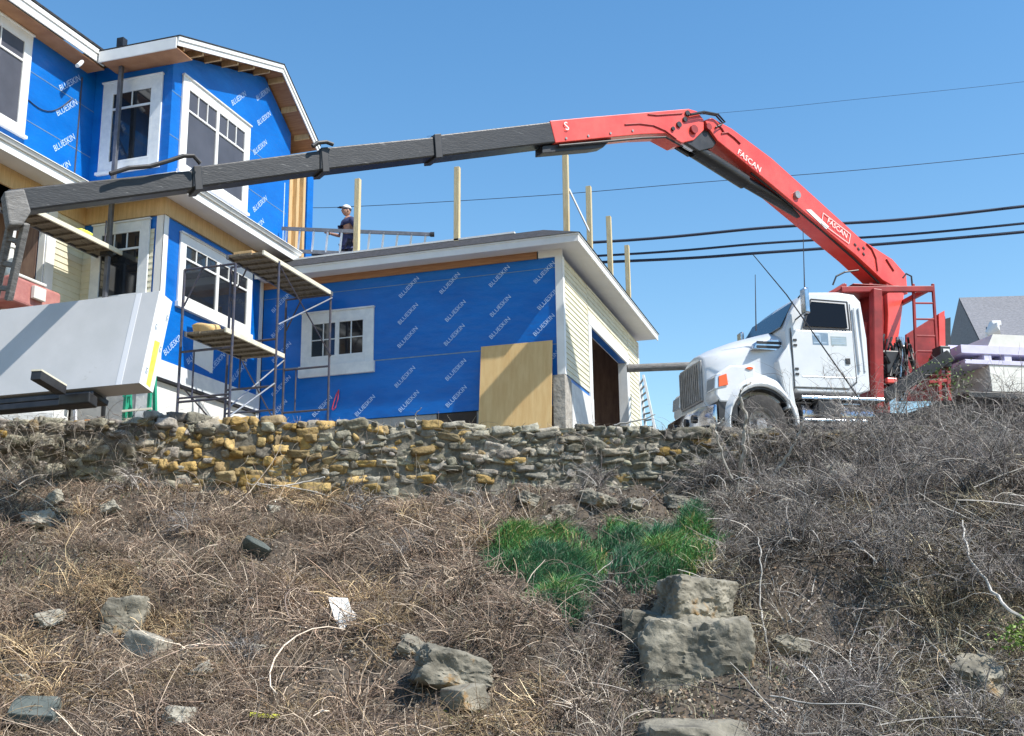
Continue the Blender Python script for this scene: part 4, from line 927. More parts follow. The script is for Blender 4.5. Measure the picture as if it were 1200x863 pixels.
# main (inner) boom: side profile read on the near side face
main = bplate([(826, 141), (834, 138), (858, 151), (905, 186), (956, 232), (1010, 281), (1046, 304), (1062, 322), (1064, 345), (1034, 328), (1004, 300), (960, 263), (905, 217), (872, 190), (841, 165), (832, 152)], 0, BW, 'main_boom', 'red')
lt = MB(); 
def btext(s, x, y, x2, y2, size, off=-.016):
    a = onb(x, y); b = onb(x2, y2); d = (b-a); d /= np.linalg.norm(d); u_ = np.cross(-bn, d); u_ = u_ if u_[2] > 0 else -u_
    c = (a+b)/2-bn*abs(off); put_text(lt, s, c, d, u_, size)
btext('FASCAN', 862, 176, 893, 202, .155); lt.build('lettering', 'lettering', main)
lt = MB(); btext('FASCAN', 966, 256, 995, 280, .145, -.018); lt.build('lettering', 'lettering', main)
a, b, c, d = [onb(x, y)-bn*.010 for x, y in ((944, 246), (950, 246), (971, 266), (968, 269))]
MB().prism([a, b, c, d], bn*.008).build('white_sticker', 'strap', main)
fr_ = MB(); q = [onb(x, y)-bn*.014 for x, y in ((964, 250), (996, 275), (994, 286), (962, 262))]
for i in range(4): fr_.bar(q[i], q[(i+1) % 4], .012, .008, up=bn)
fr_.build('lettering_border', 'lettering', main)
lt = MB()
for x, y in ((1002, 287), (1006, 292), (1012, 291), (1012, 298)): lt.bar(onb(x-1.5, y-1.5)-bn*.014, onb(x+1, y+1.5)-bn*.014, .03, .006, up=bn)
lt.build('number_marks', 'ltblack', main)
# curved weld lines
wl = MB()
for pts in ([(845, 157), (852, 156), (860, 162), (867, 169)], [(1015, 286), (1021, 292), (1026, 303), (1028, 318)], [(1038, 304), (1043, 312), (1047, 318)], [(843, 149), (846, 152), (848, 156)]):
    wl.tube([onb(x, y)-bn*.012 for x, y in pts], .014, 6)
wl.build('weld_seam', 'reddk', main)
MB().tube([onb(933, 229)-bn*.05, onb(933, 229)+bn*.02], .07, 14).build('pin', 'rim', main)
# outer boom head
outer = bplate([(645.5, 141), (700, 136), (760, 131), (808, 127), (818, 130), (826, 140), (826, 152), (814, 164), (800, 167), (780, 156), (752, 157), (700, 162), (652, 167)], .02, BW-.04, 'outer_boom', 'red')
lt = MB(); btext('S', 660, 149, 668, 148, .19, -.004); lt.build('logo', 'lettering', outer)
wl = MB()
for pts in ([(733, 146), (750, 145), (766, 147), (780, 153), (793, 163)], [(760, 134), (770, 135), (785, 134), (800, 133)]): wl.tube([onb(x, y)+bn*.012 for x, y in pts], .013, 6)
wl.build('weld_seam', 'reddk', outer)
for x, y, r_ in ((796, 146, .05), (803, 140, .045), (806, 133, .05), (789, 151, .035)): MB().tube([onb(x, y)-bn*.01, onb(x, y)+bn*.03], r_, 14).build('pin', 'blackm', outer)
bplate([(640, 168), (722, 160), (712, 170), (700, 172), (640, 177)], .10, .20, 'outer_boom_cylinder_guard', 'blackm')
# knuckle link and lift cylinder
kl = MB(); kl.tube([onb(813, 152)-bn*.03, onb(813, 152)+bn*(BW+.03)], .075, 18); kl.tube([onb(830, 149)-bn*.03, onb(830, 149)+bn*(BW+.03)], .06, 18); kl.build('knuckle_pin', 'reddk', truck, smooth=True)
bplate([(812, 143), (838, 146), (846, 160), (838, 172), (822, 176), (806, 166)], .05, .07, 'knuckle_link', 'blackm'); bplate([(812, 143), (838, 146), (846, 160), (838, 172), (822, 176), (806, 166)], .28, .07, 'knuckle_link', 'blackm')
cy = MB(); cy.tube([onb(813, 176, .2), onb(872, 213, .2)], .135, 18); cy.tube([onb(871, 212, .2), onb(936, 250, .2)], .10, 16); cy.build('lift_cylinder', 'black', truck, smooth=True)
cy = MB(); cy.tube([onb(796, 166, .2), onb(815, 177, .2)], .065, 14); cy.build('cylinder_rod', 'chrome', truck, smooth=True)
# telescopic black sections: (left x, y top, y side bottom) -> (right ...)
secs = [((512, 157.5, 183), (654, 141, 166), .03, .34), ((377, 172, 198), (516, 158.5, 181.5), .05, .30), ((228, 193.5, 218), (384, 173.5, 197), .07, .26), ((10, 219, 247), (234, 196, 217.5), .09, .22)]
for (a, b, off, w_) in secs:
    bplate([(a[0], a[1]), (b[0], b[1]), (b[0], b[2]), (a[0], a[2])], off, w_, 'boom_section', 'black', bevel=.02)
for (x0, x1, y0, y1, off, w_) in ((510, 518, 156, 184.5, .02, .36), (378, 386, 171, 200.5, .04, .32), (229, 238, 192, 221, .06, .28)):
    bplate([(x0, y0+.6), (x1, y0), (x1+2, y1-.6), (x0+2, y1)], off, w_, 'boom_collar', 'blackm', bevel=.008)
hs = MB(); hs.tube([onb(x, y)-bn*.03 for x, y in ((128, 205), (150, 198), (175, 196), (196, 190), (214, 184), (226, 184), (234, 193))], .028, 8)
hs.build('hose', 'blackm', truck); hs = MB()
hs.tube([onb(x, y)-bn*.01 for x, y in ((366, 172), (372, 168), (382, 167), (390, 170))], .028, 8); hs.build('hose', 'blackm', truck)
hs = MB()
for o_ in (0, .05): hs.tube([onb(x, y)-bn*(.02+o_) for x, y in ((838, 150), (846, 145), (838, 136), (822, 133), (806, 136))], .018, 7)
hs.build('hose', 'blackm', truck)
hs = MB(); hs.tube([onb(x, y, .05) for x, y in ((655, 171), (700, 167), (752, 162), (780, 161), (800, 172))], .018, 7); hs.build('hose', 'blackm', truck)
hs = MB(); hs.tube([onb(x, y, .08) for x, y in ((880, 203), (905, 222), (960, 268), (1000, 303), (1030, 332))], .02, 7); hs.build('hose', 'blackm', truck)
for x, y in ((664, 162), (690, 159), (716, 156), (742, 153)): MB().tube([onb(x, y)+bn*.005, onb(x, y)+bn*.03], .020, 8).build('bolt', 'rim', outer)
# tip: rotator, hanging fork carriage
tip = bplate([(6, 222), (30, 219), (38, 246), (28, 262), (12, 262)], .06, .24, 'tip_head', 'weather', bevel=.02)
P1 = onb(22, 250, .2)
fk = MB(); 
G0 = at(30, 262, D=12.9); G1 = at(10, 352, D=13.1)
fk.bar(G0, G1, .06, .09, up=(0, 1, 0)); fk.bar(at(14, 255, D=12.9), at(-6, 352, D=13.1), .05, .09, up=(0, 1, 0))
for t in (.25, .55, .85): fk.bar(G0*(1-t)+G1*t, at(14, 255, D=12.9)*(1-t)+at(-6, 352, D=13.1)*t, .05, .06)
fk.build('fork_mast', 'weather', truck, bevel=.01)
# drywall pack hung on the forks
P0 = at(163, 449, D=13.0); ph = .23
ax, au, ab = np.array([-1., 0, 0]), np.array([0, math.sin(ph), math.cos(ph)]), np.array([0, math.cos(ph), -math.sin(ph)])
PL, PH, PT = 3.4, 1.205, .27
fb = MB(); q = P0+ax*.62-au*.10+ab*.02
fb.box3(q, ax*3.0, au*.07, ab*.30); fb.box3(q+ax*-.02-au*.085, ax*3.0, au*.08, ab*.08); fb.build('fork_beam', 'blackm', truck, bevel=.01)
fb = MB(); q2 = at(104, 472, D=12.95); fb.box3(q2, ax*.42, ez*.13, ab*.16); fb.build('fork_socket', 'blackm', truck, bevel=.015)
t0 = at(42, 440, D=12.5); t1 = at(72, 458, D=13.0); fb = MB(); fb.bar(t0, t1, .12, .10); fb.build('fork_tine', 'blackm', truck, bevel=.005)
fb = MB(); fb.bar(t0+ez*.058, t1+ez*.058, .125, .02); fb.build('fork_tine_top', 'plankedge', truck)
pack = thing('drywall_pack', P0+ax*1.5, 'big pale grey pack of drywall on the crane forks, yellow tape on its end', 'drywall pack')
body = MB().box3(P0+ab*.012, ax*PL, au*PH, ab*(PT-.012)).build('boards', 'gyp', pack)
MB().box3(P0, ax*PL, au*PH, ab*.010).build('face_sheet', 'gyp', pack, bevel=.002)
ed = MB().box3(P0-ax*.004+ab*.001, ax*.0035, au*PH, ab*(PT-.001)); eo = ed.build('sheet_ends', 'gypend', pack)
sl = MB()
for k in range(9): sl.box3(P0-ax*.0052+ab*(.014+k*.029), ax*.001, au*PH, ab*.003)
sl.build('sheet_joints', 'gyp', pack)
tp = MB(); tp.prism([P0-ax*.006+ab*(.12)+au*.04, P0-ax*.006+ab*(.20)+au*.03, P0-ax*.006+ab*(.205)+au*.62, P0-ax*.006+ab*(.10)+au*.60], ax*.0015); tp.build('yellow_tape', 'tape', pack)
pr = MB()
for k, h in enumerate((.15, .50, .72, .92)):
    q_ = P0-ax*.0062+ab*(.22 if k % 2 else .06)+au*h; pr.box3(q_, ab*.012, au*.06, ax*.001); pr.box3(q_+ab*.022, ab*.01, au*.045, ax*.001); pr.box3(q_+au*.068, ab*.035, au*.01, ax*.001)
pr.build('stamp_marks', 'decal', pack)
st = MB(); sx = P0+ax*.24; st.box3(sx-ab*.004-ax*.0, ax*.075, au*PH, ab*.004); st.build('strap', 'strap', pack)

# mast, operator frame and ladder behind the cab
def tube_t(mb, a, b, r_, n=10): mb.tube([TT(*a), TT(*b)], r_, n)
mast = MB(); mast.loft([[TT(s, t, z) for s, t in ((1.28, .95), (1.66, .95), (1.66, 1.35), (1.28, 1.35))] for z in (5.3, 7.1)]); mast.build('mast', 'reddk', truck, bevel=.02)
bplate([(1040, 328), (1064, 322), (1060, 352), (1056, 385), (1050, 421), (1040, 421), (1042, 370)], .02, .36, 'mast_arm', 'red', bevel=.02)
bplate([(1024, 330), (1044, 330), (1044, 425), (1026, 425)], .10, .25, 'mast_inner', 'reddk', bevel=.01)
def tp(x, y, t): # point of the picture on the lengthwise plane t of the truck
    r = ray(x, y); o = A0+TN*t; q = CAM+r*(((o-CAM)@TN)/(r@TN)); return q
FRM = MB(); T0 = .25
FRM.bar(tp(985, 340, T0), tp(1093, 339, T0), .09, .10); FRM.bar(tp(965, 348, T0), tp(990, 334, T0), .06, .06); FRM.bar(tp(985, 340, T0)+TN*1.6, tp(1093, 339, T0)+TN*1.6, .09, .10)
FRM.bar(tp(990, 335, T0), tp(990, 335, T0)+TN*1.6, .08, .08); FRM.bar(tp(1090, 338, T0), tp(1090, 338, T0)+TN*1.6, .08, .08)
FRM.box3(tp(1000, 334, T0)+ez*.01, TS*.9, TN*1.4, ez*.02)
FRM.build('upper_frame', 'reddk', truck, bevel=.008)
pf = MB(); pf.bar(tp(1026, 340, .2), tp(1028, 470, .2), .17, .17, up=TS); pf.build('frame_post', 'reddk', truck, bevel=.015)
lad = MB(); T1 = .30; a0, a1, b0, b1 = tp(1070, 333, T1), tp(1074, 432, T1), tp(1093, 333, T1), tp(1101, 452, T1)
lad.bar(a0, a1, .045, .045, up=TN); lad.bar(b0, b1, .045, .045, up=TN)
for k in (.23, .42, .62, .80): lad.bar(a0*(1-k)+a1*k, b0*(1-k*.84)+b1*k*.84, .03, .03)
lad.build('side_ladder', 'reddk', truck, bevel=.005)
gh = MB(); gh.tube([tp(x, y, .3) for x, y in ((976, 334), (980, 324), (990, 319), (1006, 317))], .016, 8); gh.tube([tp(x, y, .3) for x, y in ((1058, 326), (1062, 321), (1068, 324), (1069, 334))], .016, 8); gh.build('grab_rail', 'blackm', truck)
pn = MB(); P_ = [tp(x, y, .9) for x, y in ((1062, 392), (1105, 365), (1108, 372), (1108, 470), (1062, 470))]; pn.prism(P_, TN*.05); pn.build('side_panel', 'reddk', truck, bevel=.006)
pn = MB(); P_ = [tp(x, y, .85) for x, y in ((1100, 368), (1107, 364), (1108, 405), (1101, 408))]; pn.prism(P_, TN*.05); pn.build('side_panel', 'red', truck, bevel=.004)
MB().prism([tp(x, y, 1.4) for x, y in ((1107, 374), (1114, 372), (1114, 410), (1107, 410))], TN*.2).build('hydraulic_box', 'blackm', truck)
og = MB(); og.bar(tp(1046, 462, .0)+TN*.3, tp(1112, 418, .0)-TN*.02, .24, .22); og.build('outrigger_arm', 'blackm', truck, bevel=.02)
og = MB(); og.box3(tp(1104, 430, -.06), TS*.20, TN*.26, ez*.38); ob = og.build('outrigger_end', 'blackm', truck, bevel=.015)
MB().box3(tp(1106.5, 420, -.075), TS*.12, TN*.006, ez*.17).build('white_label', 'strap', ob)
lt = MB(); lt.box3(tp(1109, 417, -.078), TS*.05, TN*.002, ez*.05); lt.build('label_mark', 'ltblack', ob)
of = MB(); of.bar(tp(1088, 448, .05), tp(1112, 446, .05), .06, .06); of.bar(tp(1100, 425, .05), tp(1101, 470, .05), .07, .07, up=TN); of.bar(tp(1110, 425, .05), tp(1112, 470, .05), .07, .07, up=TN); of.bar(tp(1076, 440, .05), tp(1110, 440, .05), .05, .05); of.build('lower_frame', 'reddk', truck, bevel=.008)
hy = MB()
gg = np.random.default_rng(3)
for k in range(18):
    x = 1030+k*2.2; c = [tp(x+gg.normal()*3, 400+j*12+gg.normal()*3, .15+gg.random()*.3) for j in range(6)]; hy.tube(c, .022, 7)
hy.build('hydraulic_hoses', 'blackm', truck)
vb = MB(); vb.box3(tp(1040, 438, .25), TS*.26, TN*.3, ez*.42); vb.build('valve_block', 'blackm', truck, bevel=.02)
MB().box3(tp(1040, 449, .15), TS*.20, TN*.1, ez*.10).build('valve_cover', 'red', truck, bevel=.02)
cy = MB(); cy.tube([tp(1054, 396, .6), tp(1055, 470, .6)], .07, 14); cy.build('slew_cylinder', 'chrome', truck, smooth=True)
tnk = MB(); tnk.box3(tp(1057, 450, 1.3), TS*.35, TN*.5, ez*.75); tnk.build('oil_tank', 'rim', truck, bevel=.03)
# flat bed and its load
bed = MB().box3(*tb(2.4, 7.9, .0, WD, 5.52, 5.62)); bed.build('flat_bed', 'blackm', truck, bevel=.01)
hb = MB().box3(*tb(2.25, 2.38, .0, WD, 5.5, 6.3)); 
load = thing('board_stack', TT(5, 1.1, 5.62), 'cream and lavender stack of boards on the truck bed at the right edge', 'board stack')
lo_ = MB().box3(*tb(2.88, 7.6, .02, 1.9, 5.64, 5.90)); lo_.build('lower_pack', 'cream', load, bevel=.004)
MB().box3(*tb(2.88, 7.6, .03, 1.9, 5.905, 6.12)).build('lower_pack', 'cream', load, bevel=.004)
MB().box3(*tb(2.40, 7.62, .01, 1.9, 6.124, 6.20)).build('lavender_layer', 'lav', load, bevel=.003)
for s in (2.80, 3.20, 4.4, 5.6, 6.8): MB().box3(*tb(s, s+.14, .03, 1.85, 6.202, 6.31)).build('spacer', 'lav', load)
MB().box3(*tb(2.35, 7.6, .01, 1.9, 6.312, 6.46)).build('lavender_layer', 'lav', load, bevel=.003)
up_ = MB(); up_.prism([TT(s, .03, z) for s, z in ((2.90, 6.464), (3.02, 6.68), (7.5, 6.68), (7.5, 6.464))], TN*1.8); up_.build('upper_pack', 'cream', load, bevel=.003)
MB().box3(*tb(2.36, 2.95, .4, 1.7, 6.464, 6.55)).build('dunnage', 'lav', load)
# ------------------------------------------------------------------ scaffold in two bays, three frames
XO, XI = -9.30, -10.22; FY = [14.95, 16.30, 18.22]; FZ = [7.34, 7.80, 7.76]
sc = thing('scaffold', (-9.8, 16.5, 4.4), 'blue grey tubular scaffold with two plank platforms in the corner between house and garage', 'scaffold')
for y, zt in zip(FY, FZ):
    f = MB(); f.tube([(XO, y, 4.3), (XO, y, zt)], .022, 8); f.tube([(XI, y, 4.3), (XI, y, zt)], .022, 8)
    for z in (zt, zt-1.35, zt-2.15): f.tube([(XI, y, z), (XO, y, z)], .020, 8)
    f.tube([(XI+.25, y, zt-1.35), (XI+.25, y, zt-2.15)], .014, 6); f.tube([(XI+.02, y, zt-.6), (XI+.32, y, zt-.02)], .014, 6)
    f.tube([(XI, y, 5.25), (XO, y, 5.25)], .018, 6); f.build('frame', 'steel', sc)
cb = MB(); 
for (a, b) in (((XO+.03, FY[1], 6.7), (XO+.03, FY[2], 7.7)), ((XI, FY[1], 5.3), (XI, FY[2], 6.6)), ((XO, FY[0], 4.9), (XO, FY[1], 5.7))): cb.tube([a, b], .013, 6)
cb.build('cross_brace', 'alu', sc)
cb = MB()
for (a, b) in (((XO+.03, FY[1], 7.7), (XO+.03, FY[2], 6.6)), ((XI, FY[1], 6.6), (XI, FY[2], 5.2)), ((XI, FY[0], 5.5), (XI, FY[1], 4.9))): cb.tube([a, b], .013, 6)
cb.build('cross_brace', 'steel', sc)
def platform(x0, x1, y0, y1, z, parent, n=3):
    w = (x1-x0)/n
    for k in range(n):
        MB().box3((x0+k*w+.006, y0+rng.normal()*.03, z), (w-.012, 0, 0), (0, y1-y0, 0), (0, 0, .04)).build('plank', 'plank', parent, bevel=.004)
    y = y0+.12
    while y < y1-.1: MB().box3((x0+.01, y, z-.035), (x1-x0-.02, 0, 0), (0, .06, 0), (0, 0, .034)).build('cleat', 'plank', parent); y += .27
    MB().box3((x1+.001, y0-.05, z-.03), (.035, 0, 0), (0, y1-y0+.1, 0), (0, 0, .075)).build('side_rail', 'plankedge', parent, bevel=.004)
    MB().box3((x0-.036, y0-.05, z-.03), (.035, 0, 0), (0, y1-y0+.1, 0), (0, 0, .075)).build('side_rail', 'alud', parent, bevel=.004)
platform(XI+.24, XO-.04, FY[1]-.45, FY[2]+.05, 7.80, sc); platform(XI+.20, XO-.04, FY[0]-.12, FY[1]+.25, 6.22, sc)
bl = thing('board_offcuts', (-9.9, 16.0, 7.85), 'small stack of brown board offcuts on the upper scaffold platform', 'offcuts')
MB().box3((-10.05, 15.95, 7.846), (.45, .05, 0), (-.02, .30, 0), (0, 0, .05)).build('offcut', 'cedar', bl); MB().box3((-9.98, 15.97, 7.90), (.34, .0, 0), (0, .25, 0), (0, 0, .04)).build('offcut', 'pine', bl)
bk = thing('sack', (-9.85, 15.1, 6.27), 'lumpy beige sack lying on the lower scaffold platform', 'sack')
p, f = rock(88, (.42, .36, .20), 3, 4, .05, .75); o = np_mesh('sack_body', p+np.array([-9.85, 15.1, 6.35]), f, M['ply'], parent=bk, smooth=True)
# pump jack pole and its plank by the porch
pj = thing('staging_pole', (-11.85, 15.0, 5.4), 'tall grey staging pole standing in front of the small blue wall window', 'staging pole')
MB().bar((-11.80, 15.08, 5.5), (-11.83, 15.12, 11.75), .07, .07, up=(0, 1, 0)).build('pole', 'alud', pj, bevel=.006)
MB().box3((-11.89, 15.02, 11.60), (.13, 0, 0), (0, .12, 0), (0, 0, .16)).build('pole_bracket', 'blackm', pj)
MB().box3((-11.90, 15.0, 7.80), (.15, 0, 0), (0, .13, 0), (0, 0, .14)).build('jack', 'blackm', pj)
sp = thing('staging_plank', (-12, 14, 7.9), 'long cleated staging plank with pale edge running below the boom toward the porch', 'staging plank')
platform(-12.15, -11.72, 12.95, 15.25, 7.90, sp, 2)
MB().tube([(-11.74, 14.9, 7.95), (-11.74, 14.9, 8.35)], .012, 6).build('guard_rod', 'steel', sp)
cl_ = thing('rag_heap', (-11.9, 14.45, 7.95), 'small heap of pale yellow rags on the staging plank', 'rags')
p, f = rock(14, (.22, .34, .14), 3, 4, .12, .7); np_mesh('rags', p+np.array([-11.93, 14.55, 8.0]), f, M['tape'], parent=cl_, smooth=True)
# red wrapped bundle on the porch
rbn = thing('wrapped_bundle', (-12.6, 13.4, 6.6), 'faded red wrapped bundle behind the top edge of the drywall pack', 'bundle')
def px3(x, y, X): return at(x, y, X=X)
q0 = px3(12, 352, -12.2); q1 = px3(72, 352, -12.2)
MB().box3(q0+ez*0, q1*np.array([0, 1, 0])-q0*np.array([0, 1, 0]), (-.5, 0, 0), ez*.42).build('wrap', 'brickred', rbn, bevel=.05, seg=3)
MB().box3(q0+ez*.422+ey*.05, ey*(q1[1]-q0[1]-.4), (-.45, 0, 0), ez*.05).build('paper_cover', 'cream', rbn, bevel=.015)
cbx = thing('cardboard_box', px3(43, 348, -12.1), 'pale pinkish box in front of the red wrapped bundle', 'box')
qb = px3(40, 349, -12.12); MB().box3(qb, (0, .26, 0), (-.07, 0, 0), (0, 0, .20)).build('box_body', 'cream', cbx, bevel=.01)
MB().box3((-13.0, 12.6, 5.67), (.9, 0, 0), (0, 1.9, 0), (0, 0, .55)).build('support_block', 'stud', rbn)
# green stands
for i, (x, yb, yt, lb) in enumerate(((149, 497, 462, 'green metal stand with crossed legs under the drywall pack'), (178, 496, 440, 'taller green metal post beside the end of the drywall pack'))):
    t_ = thing('stand', at(x, yb+8, D=16.8), lb, 'stand')
    mb = MB(); a, b = at(x-5, yb+10, D=16.8), at(x-1, yt, D=16.8); c, d = at(x+4, yb+10, D=16.9), at(x+3, yt, D=16.9)
    mb.bar(a, b, .05, .05, up=(0, 1, 0)); mb.bar(c, d, .05, .05, up=(0, 1, 0)); mb.bar(at(x-5, yt+2, D=16.8), at(x+5, yt+2, D=16.8), .04, .04)
    if i == 0: mb.bar(a, d, .03, .03, up=(0, 1, 0))
    mb.build('legs', 'green', t_, bevel=.004)
tag(MB().bar(at(143, 482, D=16.75), at(178, 479, D=16.75), .03, .03).build('grey_bar', 'plankedge'), 'thin grey bar between the two green stands', 'bar')
bpt = thing('dark_post', at(120, 498, D=16.6), 'short dark post behind the wall under the drywall pack', 'post'); MB().bar(at(120, 505, D=16.6), at(122, 463, D=16.6), .045, .045, up=(0, 1, 0)).build('post_body', 'blackm', bpt)
wpt = thing('white_post', at(88, 498, D=16.6), 'thin white post under the fork beam', 'post'); MB().bar(at(88, 505, D=16.6), at(88, 472, D=16.6), .04, .04, up=(0, 1, 0)).build('post_body', 'strap', wpt)
o = MB().box3(at(98, 496, D=16.2), (.16, .03, 0), (0, .12, 0), (0, 0, .05)).build('bucket_lid', 'orange', bevel=.01); tag(o, 'small orange plastic lid lying on the top of the stone wall', 'lid')
o = MB().box3(at(-15, 503, D=16.4), RH*.95, FH*.5, (0, 0, .26)).build('white_block', 'stucco', bevel=.03); tag(o, 'rough white concrete block behind the wall at the left edge', 'block')
cd = MB(); cd.tube([at(x, y, Y=YG-.03) for x, y in ((389, 480), (391, 472), (394, 463), (397, 457), (396, 468), (393, 478), (390, 481))], .010, 6)
o = cd.build('cord', 'cord'); tag(o, 'red cord hanging on the blue garage wall beside the scaffold', 'cord')

# ------------------------------------------------------------------ ladder lying on its side and the worker
la = at(330, 268, D=22.7); lb_ = at(506, 275, D=22.7); l0 = at(330, 294, D=22.7); l1 = at(505, 301, D=22.7)
ld = thing('aluminium_ladder', (la+lb_)/2-ez*.4, 'long aluminium ladder lying on its side on the garage roof in front of the worker', 'ladder')
MB().bar(la, lb_, .03, .075, up=(0, 0, 1)).build('rail', 'alud', ld, bevel=.004); MB().bar(l0, l1, .03, .075, up=(0, 0, 1)).build('rail', 'alud', ld, bevel=.004)
for k in range(11):
    t = .03+k*.093; MB().bar(la*(1-t)+lb_*t, l0*(1-t)+l1*t-(lb_-la)/np.linalg.norm(lb_-la)*.04, .032, .032, up=(0, 1, 0)).build('rung', 'alu', ld)
MB().tube([lb_-RH*.03, lb_+RH*.05], .05, 10).build('end_cap', 'blackm', ld)
def skin_mesh(name, pts, edges, rad, m, parent, sub=2):
    me = bpy.data.meshes.new(name); off = worldloc(parent)
    me.from_pydata([tuple(V3(p)-off) for p in pts], edges, []); o = bpy.data.objects.new(name, me); COL.objects.link(o); o.parent = parent
    sk_ = o.modifiers.new('s', 'SKIN'); sk_.use_smooth_shade = True
    for i, r_ in enumerate(rad): me.skin_vertices[0].data[i].radius = (r_ if isinstance(r_, tuple) else (r_, r_))
    me.skin_vertices[0].data[0].use_root = True
    ss = o.modifiers.new('d', 'SUBSURF'); ss.levels = sub; ss.render_levels = sub
    me.materials.append(M[m]); return o
pb = at(409, 300, D=24.0); pb[2] = 8.70
per = thing('person', pb, 'worker in pale cap and navy shirt standing on the garage roof by a post', 'person')
r3 = RH; f3 = -FH   # figure faces left and slightly toward the viewer
face = -RH*.80-FH*.6; face /= np.linalg.norm(face); side = np.cross(ez, face)   # its left
def bp(s, f, z): return pb+side*s+face*f+ez*z
H = 1.80
body = [bp(0, 0, .98), bp(0, .0, 1.15), bp(0, .02, 1.38), bp(0, .04, 1.50), bp(0, .06, 1.60),
        bp(.19, .02, 1.44), bp(.30, -.06, 1.18), bp(.33, .06, .98), bp(-.19, .02, 1.44), bp(-.42, -.02, 1.28), bp(-.56, .16, 1.34),
        bp(.10, 0, .90), bp(.12, .03, .50), bp(.12, -.02, .10), bp(.12, .12, .03), bp(-.10, 0, .90), bp(-.13, -.02, .50), bp(-.14, -.06, .10), bp(-.14, .08, .03)]
ed_ = [(0, 1), (1, 2), (2, 3), (3, 4), (3, 5), (5, 6), (6, 7), (3, 8), (8, 9), (9, 10), (0, 11), (11, 12), (12, 13), (13, 14), (0, 15), (15, 16), (16, 17), (17, 18)]
skin_mesh('body', body, ed_, [.12, .125, .135, .09, .055, .06, .045, .032, .06, .045, .032, .085, .06, .045, .035, .085, .06, .045, .035], 'skin', per)
skin_mesh('shirt', body[:4]+[body[5], body[6], body[8], body[9], bp(0, .0, .90)], [(0, 1), (1, 2), (2, 3), (3, 4), (4, 5), (3, 6), (6, 7), (0, 8)], [.165, .165, .18, .10, .085, .065, .085, .065, .165], 'navy', per)
skin_mesh('trousers', [bp(0, 0, .96)]+body[11:14]+body[15:18], [(0, 1), (1, 2), (2, 3), (0, 4), (4, 5), (5, 6)], [.15, .10, .078, .07, .10, .078, .07], 'jean', per)
def ell(c, r_, name, m, up_=None, cut=None, parent=per):
    d, f = ico(3); d = d.copy()
    if cut is not None: d[:, 2] = np.maximum(d[:, 2], cut)
    P_ = c+d[:, :1]*side*r_[0]+d[:, 1:2]*face*r_[1]+d[:, 2:3]*ez*r_[2]
    return np_mesh(name, P_, f, M[m], parent=parent, smooth=True)
hc = bp(0, .085, 1.70); hd = ell(hc, (.078, .098, .118), 'head', 'skin')
ell(hc+face*.10-ez*.02, (.016, .022, .022), 'nose', 'skin', parent=hd)
for s in (1, -1): ell(hc+side*.080*s-ez*.01, (.012, .022, .030), 'ear', 'skin', parent=hd); ell(hc+side*.032*s+face*.088+ez*.012, (.012, .010, .008), 'eye', 'jean', parent=hd)
ell(hc+face*.088-ez*.058, (.026, .008, .006), 'mouth', 'brickred', parent=hd)
ell(hc-face*.008+ez*.012, (.084, .104, .112), 'hair', 'jean', cut=-.1, parent=hd)
ell(hc-face*.004+ez*.035, (.090, .112, .105), 'cap', 'cap', cut=.05)
MB().prism([hc+face*.08+side*.07+ez*.05, hc+face*.19+side*.05+ez*.035, hc+face*.19-side*.05+ez*.035, hc+face*.08-side*.07+ez*.05], ez*.012).build('cap_brim', 'jean', per, bevel=.004)
for c, dd in ((body[7], np.array([0, 0, -1.])), (body[10], face)):
    hand = MB(); hand.tube([c, c+dd*.05, c+dd*.09], [.030, .042, .036], 8)
    for k in range(4):
        a = c+dd*.085+side*(-.027+.018*k); hand.tube([a, a+dd*.035, a+dd*.06-face*.01], [.0095, .009, .007], 6)
    a = c+dd*.03+side*.035; hand.tube([a, a+side*.025+dd*.03], [.012, .009], 6); hand.build('hand', 'skin', per, smooth=True)
t_ = MB(); t_.box3(bp(-.2, .1, 0), side*.4, face*.35, ez*.30); 
o = t_.build('tool_box', 'ply', None, bevel=.02); tag(o, 'tan tool box on the garage roof at the worker\'s feet', 'box')

# ------------------------------------------------------------------ things between garage and truck
lg = thing('timber_beam', at(780, 430, D=23.5), 'weathered grey round timber spanning level between the garage and the truck front', 'beam')
MB().tube([at(735, 432, D=23.5), at(770, 430.5, D=23.5), at(812, 429, D=23.5), at(840, 428, D=23.5)], .085, 12).build('log', 'weather', lg, smooth=True)
b0 = at(838, 428, D=23.5); MB().tube([(b0[0], b0[1], 4.4), b0], .10, 10).build('support_post', 'weather', lg)
l2_ = thing('lattice_ladder', at(765, 500, D=24.5), 'grey lattice ladder leaning behind the far corner of the garage', 'ladder')
mb = MB(); a, b = at(754, 440, D=24.6), at(768, 505, D=23.8); c, d = at(750, 447, D=25), at(757, 505, D=24.3)
mb.bar(a, b, .05, .05, up=(0, 1, 0)); mb.bar(c, d, .05, .05, up=(0, 1, 0)); mb.build('rail', 'grey_trim', l2_)
mb = MB()
for k in range(8): t = k/8+.05; mb.bar(a*(1-t)+b*t, c*(1-t)+d*t, .03, .03)
mb.build('rung', 'alud', l2_)
